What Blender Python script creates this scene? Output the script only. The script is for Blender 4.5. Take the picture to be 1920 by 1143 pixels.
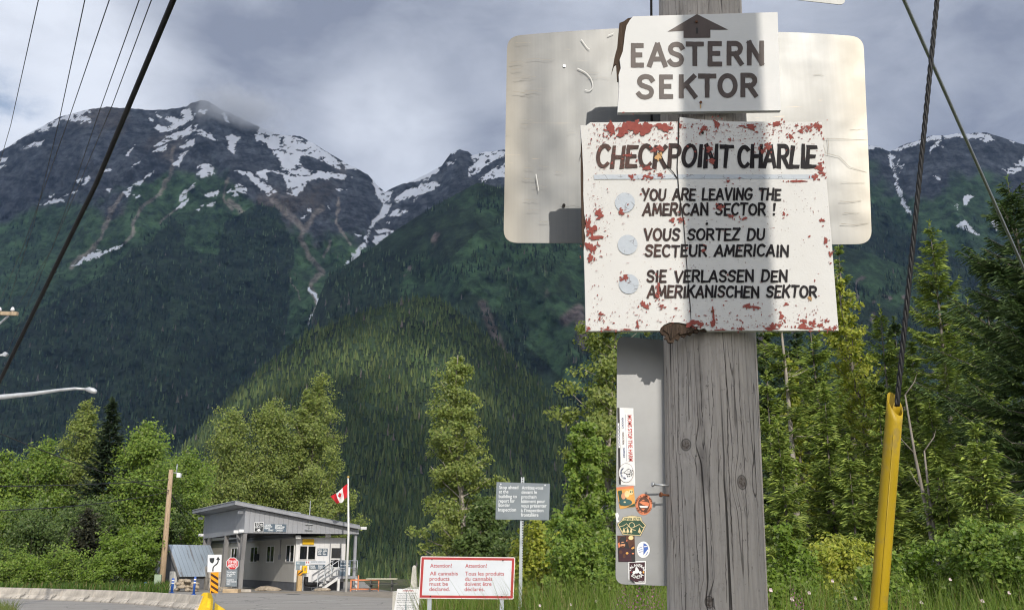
import bpy, bmesh, math, random
import numpy as np
from math import radians as R, sin, cos, pi
random.seed(7)
for o in list(bpy.data.objects): bpy.data.objects.remove(o)
scene = bpy.context.scene
COL = scene.collection
# ------------------------------------------------------------------ camera, world, sun, exposure
F, HC = 1750.0, 1.65
PIT = math.atan(484 / F)
cam = bpy.data.cameras.new('camera'); camo = bpy.data.objects.new('camera', cam); COL.objects.link(camo)
cam.lens = 36 * F / 1920; cam.sensor_width = 36; cam.sensor_fit = 'HORIZONTAL'
cam.clip_start = 0.05; cam.clip_end = 40000
camo.location = (0, 0, HC); camo.rotation_euler = (pi / 2 + PIT, 0, 0)
scene.camera = camo
SUN_EL, SUN_AZ = R(26), R(15)          # azimuth: to the right of straight behind the camera
SDIR = np.array([sin(SUN_AZ) * cos(SUN_EL), -cos(SUN_AZ) * cos(SUN_EL), sin(SUN_EL)])
sl = bpy.data.lights.new('sun', 'SUN'); sl.energy = 2.9; sl.angle = R(0.53); sl.color = (1.0, 0.93, 0.82)
so = bpy.data.objects.new('sun', sl); COL.objects.link(so)
from mathutils import Vector
so.rotation_euler = Vector(SDIR).to_track_quat('Z', 'Y').to_euler()
scene.view_settings.view_transform = 'Standard'; scene.view_settings.look = 'None'
scene.view_settings.exposure = 0.25; scene.view_settings.gamma = 1
scene.cycles.max_bounces = 8; scene.cycles.diffuse_bounces = 3; scene.cycles.transparent_max_bounces = 12
scene.cycles.volume_bounces = 3; scene.cycles.use_denoising = True
scene.cycles.sample_clamp_indirect = 6.0; scene.cycles.pixel_filter_type = 'BLACKMAN_HARRIS'; scene.cycles.filter_width = 1.15


def ray(px, py):
    a, b = (px - 960) / F, (571.5 - py) / F
    return np.array([a, cos(PIT) - b * sin(PIT), sin(PIT) + b * cos(PIT)])


def pt(px, py, Y):
    r = ray(px, py)
    return np.array([0, 0, HC]) + r * Y / r[1]


def st(px, py):
    r = ray(px, py); return r[0] / r[1], r[2] / r[1]


def ground(px, py):
    r = ray(px, py); return np.array([0, 0, HC]) - r * HC / r[2]


def proj_st(s, t):
    d = cos(PIT) + t * sin(PIT); u = -sin(PIT) + t * cos(PIT)
    return 960 + F * s / d, 571.5 - F * u / d


# ------------------------------------------------------------------ node helpers
class NT:
    def __init__(self, tree):
        self.t = tree; self.n = tree.nodes; self.l = tree.links
    def new(self, typ, **kw):
        n = self.n.new(typ)
        for k, v in kw.items():
            if k.startswith('i_'):
                key = k[2:]; key = int(key) if key.isdigit() else key.replace('_', ' ')
                self.set(n.inputs[key], v)
            else: setattr(n, k, v)
        return n
    def set(self, sock, v):
        if isinstance(v, bpy.types.NodeSocket): self.l.new(v, sock)
        else:
            if isinstance(v, (tuple, list)) and len(v) == 3 and sock.type == 'RGBA': v = (*v, 1)
            sock.default_value = v
    def math(self, op, a, b=None, c=None, clamp=False):
        n = self.n.new('ShaderNodeMath'); n.operation = op; n.use_clamp = clamp
        self.set(n.inputs[0], a)
        if b is not None: self.set(n.inputs[1], b)
        if c is not None: self.set(n.inputs[2], c)
        return n.outputs[0]
    def vmath(self, op, a, b=None):
        n = self.n.new('ShaderNodeVectorMath'); n.operation = op
        self.set(n.inputs[0], a)
        if b is not None: self.set(n.inputs[1], b)
        return n.outputs['Value'] if op in ('LENGTH', 'DOT_PRODUCT', 'DISTANCE') else n.outputs[0]
    def mix(self, f, a, b, mode='MIX'):
        n = self.n.new('ShaderNodeMix'); n.data_type = 'RGBA'; n.blend_type = mode
        self.set(n.inputs[0], f); self.set(n.inputs[6], a); self.set(n.inputs[7], b)
        return n.outputs[2]
    def ramp(self, v, lo, hi, a=0.0, b=1.0, smooth=True):
        n = self.n.new('ShaderNodeMapRange'); n.interpolation_type = 'SMOOTHSTEP' if smooth else 'LINEAR'; n.clamp = True
        self.set(n.inputs[0], v); self.set(n.inputs[1], lo); self.set(n.inputs[2], hi); self.set(n.inputs[3], a); self.set(n.inputs[4], b)
        return n.outputs[0]
    def noise(self, vec, scale, detail=4.0, rough=0.55, dist=0.0, color=False):
        n = self.n.new('ShaderNodeTexNoise')
        if vec is not None: self.l.new(vec, n.inputs['Vector'])
        n.inputs['Scale'].default_value = scale; n.inputs['Detail'].default_value = detail
        n.inputs['Roughness'].default_value = rough; n.inputs['Distortion'].default_value = dist
        return n.outputs['Color' if color else 'Fac']
    def scale(self, vec, s):
        n = self.n.new('ShaderNodeMapping'); self.l.new(vec, n.inputs[0]); n.inputs['Scale'].default_value = s
        return n.outputs[0]
    def bump(self, h, strength=0.5, dist=0.01):
        n = self.n.new('ShaderNodeBump'); self.set(n.inputs['Height'], h)
        n.inputs['Strength'].default_value = strength; n.inputs['Distance'].default_value = dist
        return n.outputs[0]


def newmat(name):
    m = bpy.data.materials.new(name); m.use_nodes = True
    m.node_tree.nodes.clear()
    k = NT(m.node_tree); out = k.new('ShaderNodeOutputMaterial')
    k.out = out; k.co = k.new('ShaderNodeTexCoord').outputs['Object']
    return m, k


def principled(k, col, rough=0.6, metal=0.0, normal=None, spec=0.4, **kw):
    b = k.new('ShaderNodeBsdfPrincipled')
    k.set(b.inputs['Base Color'], col); k.set(b.inputs['Roughness'], rough); k.set(b.inputs['Metallic'], metal)
    b.inputs['Specular IOR Level'].default_value = spec
    if normal is not None: k.l.new(normal, b.inputs['Normal'])
    k.l.new(b.outputs[0], k.out.inputs['Surface'])
    return b


def mk(name, col, rough=0.6, var=0.15, scale=6.0, bump=0.15, bscale=60.0, bd=0.004, metal=0.0, stretch=(1, 1, 1), dirt=None, spec=0.35):
    """general weathered surface"""
    m, k = newmat(name)
    v = k.scale(k.co, stretch)
    n = k.noise(v, scale, 5)
    c = k.mix(1.0, (*col, 1), k.ramp(n, 0.25, 0.75, 1 - var, 1 + var), 'MULTIPLY')
    if dirt:
        d = k.ramp(k.noise(k.co, dirt[0], 6, 0.65), dirt[1], dirt[1] + 0.12)
        c = k.mix(d, c, (*dirt[2], 1))
    principled(k, c, k.ramp(n, 0.2, 0.8, rough * 0.85, min(1, rough * 1.15)), metal, k.bump(k.noise(v, bscale, 3), bump, bd), spec)
    return m


# ------------------------------------------------------------------ world
w = bpy.data.worlds.new('World'); scene.world = w; w.use_nodes = True
k = NT(w.node_tree); k.n.clear()
D = k.new('ShaderNodeTexCoord').outputs['Generated']
sky = k.new('ShaderNodeTexSky'); sky.sky_type = 'NISHITA'; sky.sun_disc = False
sky.sun_elevation = SUN_EL; sky.sun_rotation = pi - SUN_AZ
sky.altitude = 100; sky.air_density = 1.0; sky.dust_density = 1.2
bg1 = k.new('ShaderNodeBackground', i_Color=sky.outputs[0], i_Strength=0.1)
sep = k.new('ShaderNodeSeparateXYZ'); k.l.new(D, sep.inputs[0])
zz = k.math('ADD', k.math('MAXIMUM', sep.outputs[2], 0.0), 0.28)
comb = k.new('ShaderNodeCombineXYZ')
k.l.new(k.math('DIVIDE', sep.outputs[0], zz), comb.inputs[0]); k.l.new(k.math('DIVIDE', sep.outputs[1], zz), comb.inputs[1])
n1 = k.noise(comb.outputs[0], 1.7, 5, 0.5, 0.15)
n2 = k.noise(k.scale(D, (1, 1, 1.9)), 6.5, 8, 0.58, 0.25)
br = k.math('ADD', k.math('MULTIPLY', n1, 0.75), k.math('MULTIPLY', n2, 0.55))


def blob(px, py, rad, amp):
    r = ray(px, py); r = r / np.linalg.norm(r)
    d = k.vmath('DOT_PRODUCT', D, tuple(r))
    c0 = cos(R(rad))
    return k.math('MULTIPLY', k.ramp(d, c0, 1.0), amp)


for a in ((30, 170, 13, .24), (180, 80, 13, .13), (640, 300, 9, .26), (560, 60, 12, -.10), (800, 90, 11, -.08), (1560, 60, 9, .10), (1700, 230, 9, -.14), (440, 210, 7, -.12),
          (920, 170, 8, .04), (1850, 60, 9, .05)):
    br = k.math('ADD', br, blob(*a))
f = k.ramp(br, 0.50, 1.0, 0, 1, False)
cc = k.mix(f, (0.235, 0.262, 0.335, 1), (0.74, 0.78, 0.86, 1))
rear = k.ramp(sep.outputs[1], 0.25, -0.5)                      # brighter cloud put into the unseen rear sky to lift shaded fronts
cc = k.mix(k.math('MULTIPLY', rear, k.ramp(n1, 0.3, 0.75, 0.55, 1.0)), cc, (1.3, 1.29, 1.27, 1))
bg2 = k.new('ShaderNodeBackground', i_Color=cc, i_Strength=1.0)
hole = k.math('SUBTRACT', 1.0, k.math('MAXIMUM', k.math('MULTIPLY', blob(5, 205, 3.0, .75), k.ramp(n2, 0.42, 0.62)), k.math('MULTIPLY', rear, k.ramp(n1, 0.55, 0.45, 0, .8))))
mx = k.new('ShaderNodeMixShader'); k.l.new(hole, mx.inputs[0]); k.l.new(bg1.outputs[0], mx.inputs[1]); k.l.new(bg2.outputs[0], mx.inputs[2])
wo = k.new('ShaderNodeOutputWorld'); k.l.new(mx.outputs[0], wo.inputs[0])


# ------------------------------------------------------------------ object helpers
def tag(o, label=None, cat=None, group=None, kind=None):
    if label: o['label'] = label
    if cat: o['category'] = cat
    if group: o['group'] = group
    if kind: o['kind'] = kind
    return o


def thing(name, label, cat, loc=(0, 0, 0), rotz=0.0, group=None):
    o = bpy.data.objects.new(name, None); COL.objects.link(o); o.empty_display_size = 0.2
    o.location = [float(x) for x in loc]; o.rotation_euler = (0, 0, rotz)
    return tag(o, label, cat, group)


def frame(t):
    t = np.asarray(t, float); t = t / (np.linalg.norm(t) + 1e-12)
    a = np.array([0, 0, 1.0]) if abs(t[2]) < 0.9 else np.array([1.0, 0, 0])
    u = np.cross(t, a); u /= np.linalg.norm(u)
    return u, np.cross(u, t)


class MB:
    def __init__(self): self.v = []; self.f = []; self.m = []; self.cur = 0; self.sm = []; self.smooth = False
    def add(self, vs, fs):
        b = len(self.v); self.v += [tuple(float(c) for c in p) for p in vs]
        for q in fs: self.f.append([b + i for i in q]); self.m.append(self.cur); self.sm.append(self.smooth)
        return self
    def box(self, x0, y0, z0, x1, y1, z1):
        P = [(x0, y0, z0), (x1, y0, z0), (x1, y1, z0), (x0, y1, z0), (x0, y0, z1), (x1, y0, z1), (x1, y1, z1), (x0, y1, z1)]
        return self.add(P, [(0, 3, 2, 1), (4, 5, 6, 7), (0, 1, 5, 4), (1, 2, 6, 5), (2, 3, 7, 6), (3, 0, 4, 7)])
    def bar(self, a, b, w, h=None):
        """square bar between two points"""
        a, b = np.asarray(a, float), np.asarray(b, float); h = h or w
        u, n = frame(b - a); c = [(-1, -1), (1, -1), (1, 1), (-1, 1)]
        P = [a + u * i * w / 2 + n * j * h / 2 for i, j in c] + [b + u * i * w / 2 + n * j * h / 2 for i, j in c]
        return self.add(P, [(3, 2, 1, 0), (4, 5, 6, 7), (0, 1, 5, 4), (1, 2, 6, 5), (2, 3, 7, 6), (3, 0, 4, 7)])
    def tube(self, pts, rad, n=8, cap=True):
        pts = [np.asarray(p, float) for p in pts]
        if not hasattr(rad, '__len__'): rad = [rad] * len(pts)
        vs = []; fs = []
        for i, p in enumerate(pts):
            t = pts[min(i + 1, len(pts) - 1)] - pts[max(i - 1, 0)]
            u, w_ = frame(t)
            for j in range(n):
                a = 2 * pi * j / n; vs.append(p + (u * cos(a) + w_ * sin(a)) * rad[i])
        for i in range(len(pts) - 1):
            for j in range(n):
                fs.append((i * n + j, i * n + (j + 1) % n, (i + 1) * n + (j + 1) % n, (i + 1) * n + j))
        s0 = self.smooth; self.smooth = True; self.add(vs, fs); self.smooth = s0
        if cap:
            b = len(self.v) - len(vs)
            self.f.append([b + j for j in range(n)][::-1]); self.f.append([b + (len(pts) - 1) * n + j for j in range(n)])
            self.m += [self.cur] * 2; self.sm += [False] * 2
        return self
    def prism(self, poly, y0, y1):
        """polygon in x,z extruded from y0 (front) to y1"""
        n = len(poly)
        P = [(x, y0, z) for x, z in poly] + [(x, y1, z) for x, z in poly]
        F_ = [tuple(range(n)), tuple(range(2 * n - 1, n - 1, -1))] + [(i + n, (i + 1) % n + n, (i + 1) % n, i) for i in range(n)]
        return self.add(P, F_)
    def poly(self, poly, y):
        return self.add([(x, y, z) for x, z in poly], [tuple(range(len(poly)))])
    def build(self, name, mats, parent=None, bevel=0.0):
        me = bpy.data.meshes.new(name); me.from_pydata(self.v, [], self.f)
        for m in (mats if isinstance(mats, (list, tuple)) else [mats]): me.materials.append(m)
        me.polygons.foreach_set('material_index', self.m); me.polygons.foreach_set('use_smooth', self.sm)
        me.update()
        bm = bmesh.new(); bm.from_mesh(me); bmesh.ops.recalc_face_normals(bm, faces=bm.faces)
        if bevel:
            bmesh.ops.remove_doubles(bm, verts=bm.verts, dist=1e-5)
            ed = [e for e in bm.edges if len(e.link_faces) == 2 and e.calc_face_angle(0) > 0.5]
            bmesh.ops.bevel(bm, geom=ed, offset=bevel, segments=2, affect='EDGES', profile=0.6, clamp_overlap=True)
        bm.to_mesh(me); bm.free()
        o = bpy.data.objects.new(name, me); COL.objects.link(o)
        if parent is not None: o.parent = parent
        return o


def npmesh(name, verts, faces, mat, parent=None, col=None, smooth=False):
    """big mesh from arrays; faces (n,3) or (n,4); col per-vertex rgb"""
    me = bpy.data.meshes.new(name); nv = len(verts); nf, kk = faces.shape
    me.vertices.add(nv); me.vertices.foreach_set('co', np.ascontiguousarray(verts, np.float32).ravel())
    me.loops.add(nf * kk); me.loops.foreach_set('vertex_index', np.ascontiguousarray(faces, np.int32).ravel())
    me.polygons.add(nf); me.polygons.foreach_set('loop_start', np.arange(0, nf * kk, kk, dtype=np.int32))
    me.polygons.foreach_set('use_smooth', np.full(nf, smooth, bool))
    me.update(calc_edges=True)
    if col is not None:
        a = me.color_attributes.new('Col', 'FLOAT_COLOR', 'POINT')
        c4 = np.ones((nv, 4), np.float32); c4[:, :3] = col; a.data.foreach_set('color', c4.ravel())
    me.materials.append(mat)
    o = bpy.data.objects.new(name, me); COL.objects.link(o)
    if parent is not None: o.parent = parent
    return o


_g = {}
def vnoise(x, y, seed=0):
    if seed not in _g: _g[seed] = np.random.RandomState(seed).rand(257, 257)
    G = _g[seed]; x = np.asarray(x, float) + 1000.3; y = np.asarray(y, float) + 1000.7
    xi = np.floor(x).astype(int); yi = np.floor(y).astype(int); fx = x - xi; fy = y - yi
    fx = fx * fx * (3 - 2 * fx); fy = fy * fy * (3 - 2 * fy)
    a, b, c, d = G[xi % 256, yi % 256], G[(xi + 1) % 256, yi % 256], G[xi % 256, (yi + 1) % 256], G[(xi + 1) % 256, (yi + 1) % 256]
    return (a * (1 - fx) + b * fx) * (1 - fy) + (c * (1 - fx) + d * fx) * fy
def fbm(x, y, seed=0, o=5, g=0.5):
    s = 0; a = 1; t = 0
    for i in range(o): s = s + a * vnoise(x * 2 ** i, y * 2 ** i, seed + i); t += a; a *= g
    return s / t
def ridged(x, y, seed=0, o=5, g=0.5):
    s = 0; a = 1; t = 0
    for i in range(o): s = s + a * (1 - np.abs(2 * vnoise(x * 2 ** i, y * 2 ** i, seed + i) - 1)); t += a; a *= g
    return s / t
def sstep(x, a, b):
    t = np.clip((x - a) / (b - a), 0, 1); return t * t * (3 - 2 * t)
def inpoly(x, y, P):
    P = np.asarray(P, float); r = np.zeros(x.shape, bool); j = len(P) - 1
    for i in range(len(P)):
        xi, yi = P[i]; xj, yj = P[j]
        c = ((yi > y) != (yj > y)) & (x < (xj - xi) * (y - yi) / (yj - yi + 1e-12) + xi); r ^= c; j = i
    return r
def dline(x, y, P):
    d = np.full(x.shape, 1e9)
    for (a, b), (c, e) in zip(P[:-1], P[1:]):
        L = (c - a) ** 2 + (e - b) ** 2 + 1e-9; t = np.clip(((x - a) * (c - a) + (y - b) * (e - b)) / L, 0, 1)
        d = np.minimum(d, np.hypot(x - a - t * (c - a), y - b - t * (e - b)))
    return d


# ------------------------------------------------------------------ ground and roads (one sheet to the horizon, asphalt lying on it)
m_soil, k = newmat('soil')
n = k.noise(k.co, 0.9, 8, 0.65); n3 = k.noise(k.co, 14, 5)
c = k.mix(k.ramp(n, 0.4, 0.6), (0.05, 0.075, 0.022, 1), (0.13, 0.11, 0.07, 1)); c = k.mix(k.ramp(n3, 0.3, 0.7, 0, .5), c, (0.03, 0.04, 0.015, 1))
principled(k, c, 0.95, 0, k.bump(n3, 0.8, 0.05))
mb = MB(); GY = [(-6000, 0), (106, 0), (140, -2.5), (300, -11), (900, -34), (9000, -34)]
mb.add([(x, y, z) for y, z in GY for x in (-9000, 9000)], [(2 * i, 2 * i + 1, 2 * i + 3, 2 * i + 2) for i in range(5)]).build('ground', m_soil)
tag(bpy.data.objects['ground'], kind='structure')

m_asph, k = newmat('asphalt')
n = k.noise(k.co, 0.22, 6, 0.6); n2 = k.noise(k.co, 45, 3); n3 = k.noise(k.scale(k.co, (0.25, 2.0, 1)), 0.6, 6)
c = k.mix(n, (0.25, 0.238, 0.222, 1), (0.36, 0.342, 0.315, 1))
c = k.mix(k.ramp(n3, 0.45, 0.62, 0, .55), c, (0.36, 0.34, 0.31, 1))
c = k.mix(k.ramp(n2, 0.3, 0.75, 0, .35), c, (0.09, 0.085, 0.08, 1))
crk = k.new('ShaderNodeTexVoronoi', feature='DISTANCE_TO_EDGE', i_Scale=0.35); k.l.new(k.noise(k.co, 0.5, 3, color=True), crk.inputs[0]) if False else k.l.new(k.vmath('ADD', k.co, k.noise(k.co, 0.8, 4, color=True)), crk.inputs[0])
c = k.mix(k.ramp(crk.outputs[0], 0.012, 0.004, 0, .6), c, (0.05, 0.05, 0.05, 1))
principled(k, c, 0.9, 0, k.bump(n2, 0.4, 0.01))
def sheet(name, poly, z, mat, kind='structure'):
    return tag(MB().add([(x, y, z) for x, y in poly], [tuple(range(len(poly)))]).build(name, mat), kind=kind)
ga = lambda px, py: tuple(ground(px, py)[:2])
sheet('road', [(-60, -30), (-3.2, -30), (-3.4, 9), (-4.0, 22), ga(742, 1143), ga(752, 1120), ga(752, 1109), (-9.5, 66), (-14, 92), (-24, 92), (-27, 66), (-31.5, 60.5), (-44, 58), (-95, 55), (-95, -30)], 0.004, m_asph)
m_line = mk('road_paint', (0.55, 0.54, 0.50), 0.8, 0.3, 3, dirt=(9, 0.5, (0.2, 0.19, 0.17)))
def stripe(a, b, wd, name='road_marking'):
    a = np.array(a); b = np.array(b); d = (b - a) / np.linalg.norm(b - a); q = np.array([-d[1], d[0]]) * wd / 2
    sheet(name, [tuple(a - q), tuple(b - q), tuple(b + q), tuple(a + q)], 0.008, m_line)
stripe(ga(530, 1128), ga(640, 1124), 0.12); stripe(ga(470, 1142), ga(520, 1139), 0.12); stripe(ga(640, 1133), ga(700, 1131), 0.12)
m_grav = mk('gravel_soil', (0.27, 0.235, 0.19), 0.95, 0.3, 2, 0.6, 30, 0.02)
sheet('gravel', [ga(740, 1121), ga(560, 1112), ga(430, 1110), ga(415, 1108.5), ga(752, 1108.5)], 0.0065, m_grav, 'stuff')
m_patch = mk('road_patch', (0.07, 0.068, 0.066), 0.9, 0.25, 2)
sheet('asphalt_patch', [ga(540, 1113), ga(566, 1113.3), ga(560, 1114.2), ga(536, 1113.8)], 0.0105, m_patch, 'structure')

# ------------------------------------------------------------------ mountains: relief defined by line of sight direction (s, t) and its own distance
def att(k): 
    a = k.new('ShaderNodeVertexColor'); a.layer_name = 'Col'; return a.outputs[0]
m_terr, k = newmat('mountain_rock_and_snow')
a = att(k)
n = k.noise(k.co, 0.02, 8, 0.68); nb = k.noise(k.co, 0.006, 9, 0.7)
hsv = k.new('ShaderNodeSeparateColor'); k.l.new(a, hsv.inputs[0])
snowm = k.ramp(hsv.outputs[0], 0.42, 0.55)
c = k.mix(1.0, a, k.math('MULTIPLY', k.ramp(n, 0.3, 0.7, 0.35, 1.6), k.ramp(nb, .3, .7, .6, 1.4)), 'MULTIPLY')
c = k.mix(snowm, c, k.mix(1.0, a, (.95, .96, 1.0, 1), 'MULTIPLY'))
principled(k, c, 0.9, 0, k.bump(k.math('ADD', nb, k.math('MULTIPLY', n, .4)), 1.0, 26.0), 0.15)

m_needle_far, k = newmat('far_conifer')
principled(k, att(k), 0.85, spec=0.1)


def relief(name, sil, tb, Y0, Y1, colfn, cols, rows, seed, amp, jag, srange=(-0.78, 0.78), back=10, yexp=0.9, Y1fn=None):
    S = np.linspace(*srange, cols)
    P = np.array([st(*p) for p in sil]); P = P[np.argsort(P[:, 0])]
    T = np.interp(S, P[:, 0], P[:, 1])
    T = T + (fbm(S * 40, S * 0, seed, 5, .6) - 0.5) * jag
    q = np.linspace(0, 1, rows)[:, None]
    s = np.broadcast_to(S, (rows, cols)); t = tb + (np.maximum(T, tb + .004) - tb)[None] * q
    y1 = Y1 if Y1fn is None else Y1fn(S)[None]
    env = np.minimum(1, 4 * (1 - q)) * np.minimum(1, 5 * q)
    dsp = (ridged(s * 9 + t * 2.5, t * 3.2, seed + 20, 5, .5) - .6) * 1.3 + (fbm(s * 60, t * 60, seed + 40, 4, .55) - .5) * .28 + (ridged(s * 34 + t * 8, t * 22, seed + 60, 4, .5) - .6) * .3
    Y = Y0 + (y1 - Y0) * q ** yexp - dsp * amp * env
    V = np.stack([s * Y, Y, HC + t * Y], -1)
    col = colfn(s, t, q * np.ones_like(s))
    bk = []
    for i in range(1, back + 1):
        f_ = i / back; Yb = Y[-1] + (y1 if np.ndim(y1) == 0 else y1[0]) * 0.5 * f_; z = V[-1, :, 2] * (1 - f_ ** 1.3)
        bk.append(np.stack([S * Yb, Yb, z], -1))
    Vall = np.concatenate([V, np.array(bk)]); Call = np.concatenate([col, np.repeat(col[-1:], back, 0)])
    r_, c_ = Vall.shape[:2]; idx = np.arange(r_ * c_).reshape(r_, c_)
    fc = np.stack([idx[:-1, :-1], idx[:-1, 1:], idx[1:, 1:], idx[1:, :-1]], -1).reshape(-1, 4)
    o = npmesh(name, Vall.reshape(-1, 3), fc, m_terr, None, Call.reshape(-1, 3), True); tag(o, kind='structure')
    return S, q[:, 0], V


ROCK = np.array([0.066, 0.072, 0.084]); BROWN = np.array([0.13, 0.105, 0.085]); SHRUB = np.array([0.042, 0.078, 0.034]); WOOD = np.array([0.022, 0.036, 0.017]); SCREE = np.array([0.25, 0.22, 0.195]); SNOW = np.array([0.8, 0.82, 0.85])
def za(L, sc, ox, oy): return [[(x / sc + ox, y / sc + oy) for x, y in p] for p in L]
SN = za([
 [(0,352),(60,318),(130,273),(190,243),(300,203),(360,183),(400,166),(455,154),(470,168),(420,185),(475,205),(470,224),(410,225),(370,207),(315,212),(300,242),(240,257),(190,264),(140,288),(70,332),(0,362)],
 [(110,352),(200,325),(230,308),(225,332),(180,352),(120,362)], [(0,408),(36,408),(20,427),(0,442)], [(0,452),(36,443),(10,462),(0,467)],
 [(195,265),(255,250),(250,262),(200,275)],
 [(770,198),(812,203),(810,216),(780,212)],
 [(803,168),(850,195),(900,197),(945,198),(950,160),(985,148),(1030,180),(1000,205),(950,242),(900,268),(840,272),(813,252),(830,233),(870,247),(893,222),(860,205),(830,197)],
 [(800,347),(870,293),(930,273),(1000,233),(1040,231),(1022,260),(1080,268),(1142,317),(1100,310),(1040,286),(980,284),(930,312),(860,329),(810,348)],
 [(798,378),(840,350),(888,333),(862,362),(810,380)], [(938,352),(980,320),(1027,310),(1007,337),(960,358)], [(903,463),(918,420),(948,390),(984,362),(962,402),(937,447),(920,468)],
 [(1023,482),(1038,453),(1080,438),(1112,443),(1124,492),(1090,497),(1045,517)], [(938,628),(958,590),(1000,550),(1022,538),(992,580),(987,607),(950,638)], [(922,678),(950,645),(988,618),(982,642),(940,674)],
 [(1033,160),(1080,148),(1087,177),(1055,182)], [(1153,175),(1180,166),(1197,232),(1175,217)], [(1180,293),(1210,283),(1262,300),(1232,325),(1220,388),(1190,355),(1195,320)],
 [(1218,473),(1300,473),(1396,568),(1396,592),(1330,544),(1280,498)], [(1340,490),(1396,463),(1396,532)],
 [(1183,582),(1250,543),(1297,565),(1292,597),(1255,590),(1230,575),(1240,602),(1210,614)], [(1073,597),(1142,573),(1137,602),(1090,610)], [(1008,687),(1080,650),(1132,638),(1122,657),(1060,677)],
 [(205,657),(300,620),(330,608),(342,632),(280,642)], [(328,602),(402,573),(382,592),(340,607)], [(388,532),(470,498),(477,512),(440,527),(410,532)], [(408,552),(460,518),(472,525),(430,558)], [(250,610),(285,598),(270,615)],
 [(530,482),(560,458),(582,470),(550,490)], [(638,408),(717,333),(702,362),(650,408)], [(683,462),(737,418),(722,442)], [(555,575),(582,558),(572,588)],
 [(648,583),(702,553),(692,572),(660,613)], [(703,547),(740,518),(805,472),(792,492),(742,532),(725,558)], [(688,595),(742,605),(715,620)],
 [(378,973),(440,930),(510,883),(532,900),(482,938),(400,970)], [(500,915),(580,883),(648,853),(642,870),(560,902),(500,937)], [(230,1083),(250,1080),(238,1090)], [(245,1042),(265,1038),(258,1048)],
 ], 2.788, 0, 150) + za([
 [(0,232),(20,193),(80,213),(150,233),(230,258),(300,308),(362,348),(350,377),(300,360),(230,325),(200,318),(180,335),(200,372),(280,387),(360,393),(427,405),(420,420),(330,415),(270,412),(230,422),(190,472),(165,490),(128,475),(110,400),(60,385),(0,397),(0,378),(90,382),(112,350),(60,290),(0,257)],
 [(0,408),(40,428),(87,470),(60,488),(0,432)], [(358,343),(400,358),(432,377),(380,374)], [(330,458),(382,458),(350,472)], [(303,523),(330,552),(315,548)], [(403,638),(447,655),(425,662)], [(210,540),(235,545),(225,558)], [(185,578),(212,565),(200,580)],
 [(478,398),(520,430),(560,470),(568,458),(563,490),(557,545),(540,575),(500,605),(482,633),(460,700),(432,742),(352,795),(398,745),(438,690),(463,650),(488,590),(527,555),(538,525),(508,490),(500,450)],
 [(580,502),(640,458),(740,423),(784,435),(740,467),(690,482),(643,530),(690,478),(620,502),(585,515)], [(588,440),(680,408),(760,363),(772,380),(722,417),(640,432)], [(558,567),(590,543),(634,550),(600,573)],
 [(498,628),(545,620),(580,635),(555,642),(510,642)], [(488,660),(568,648),(510,692)], [(898,320),(960,296),(1100,300),(1040,327),(1000,337),(940,382),(893,407),(888,370),(930,345)], [(933,422),(990,375),(1100,330),(1100,412),(980,412),(950,427)], [(800,350),(840,335),(830,350),(805,362)], [(820,305),(850,290),(835,312)], [(550,595),(562,600),(555,608)],
 ], 2.242, 480, 150) + za([
 [(150,650),(200,645),(232,662),(160,667)], [(250,680),(272,690),(300,712),(290,760),(302,820),(322,890),(358,963),(330,945),(290,862),(283,800),(263,740)],
 [(240,672),(330,650),(400,618),(480,602),(520,586),(600,590),(690,598),(724,620),(700,637),(640,617),(560,612),(480,622),(420,632),(330,662),(270,674)],
 [(438,642),(495,623),(455,660),(440,684)], [(468,645),(502,660),(480,664)], [(448,783),(482,790),(470,802)], [(588,875),(634,873),(597,927),(585,915)], [(548,908),(568,920),(555,937)],
 [(553,1007),(600,978),(622,1020),(662,1050),(610,1032),(570,1020)], [(703,975),(745,953),(768,990),(730,1037),(715,990)], [(758,755),(840,743),(848,765),(800,780)], [(820,735),(870,690),(870,745)], [(298,742),(322,728),(312,752)], [(780,615),(820,630),(815,640)],
 ], 2.381, 1560, 0)
HOLES = za([[(97,398),(112,400),(138,470),(115,470)], [(200,316),(300,346),(358,388),(260,377)], [(85,285),(140,300),(120,310)], [(20,225),(60,238),(40,245)]], 2.242, 480, 150)
SC = [(p, w_) for p, w_ in zip(za([[(905,350),(890,500),(830,600),(760,650),(705,730),(700,790),(655,855)], [(650,590),(600,660),(550,740),(540,800),(480,880),(370,975)], [(930,672),(830,755)], [(1180,520),(1168,620),(1205,675)], [(1210,640),(1270,700)]], 2.788, 0, 150), (4.5, 5.5, 2.5, 4, 7))]
SC += [(p, w_) for p, w_ in zip(za([[(275,535),(220,600),(183,670),(220,740),(290,810)], [(290,805),(230,850),(260,950),(215,1045)], [(350,500),(340,600),(400,690)], [(310,675),(290,740)], [(150,830),(195,930)], [(80,510),(130,560),(190,620)]], 2.242, 480, 150), (7, 6, 3, 3, 1.5, 8))]
STREAM = za([[(228,868),(252,905),(262,950),(240,985),(215,1025),(235,1048)]], 2.242, 480, 150)[0]
XG = [-300, 0, 100, 200, 300, 400, 470, 520, 560, 620, 680, 720, 760, 850, 950, 1280, 1620, 1700, 1800, 1920, 2300]
YG = [360, 375, 360, 360, 340, 340, 375, 400, 410, 420, 440, 480, 450, 385, 340, 330, 325, 370, 360, 370, 380]
FOR_A = [[(-500, 640), (0, 625), (60, 590), (130, 545), (200, 515), (240, 470), (290, 450), (320, 405), (345, 425), (350, 470), (410, 480), (420, 420), (480, 385), (520, 390), (550, 460), (545, 540), (530, 640), (560, 900), (-500, 900)],
         [(1000, 430), (1100, 380), (1640, 380), (1700, 440), (1760, 480), (2300, 470), (2300, 900), (1000, 900)]]
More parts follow.
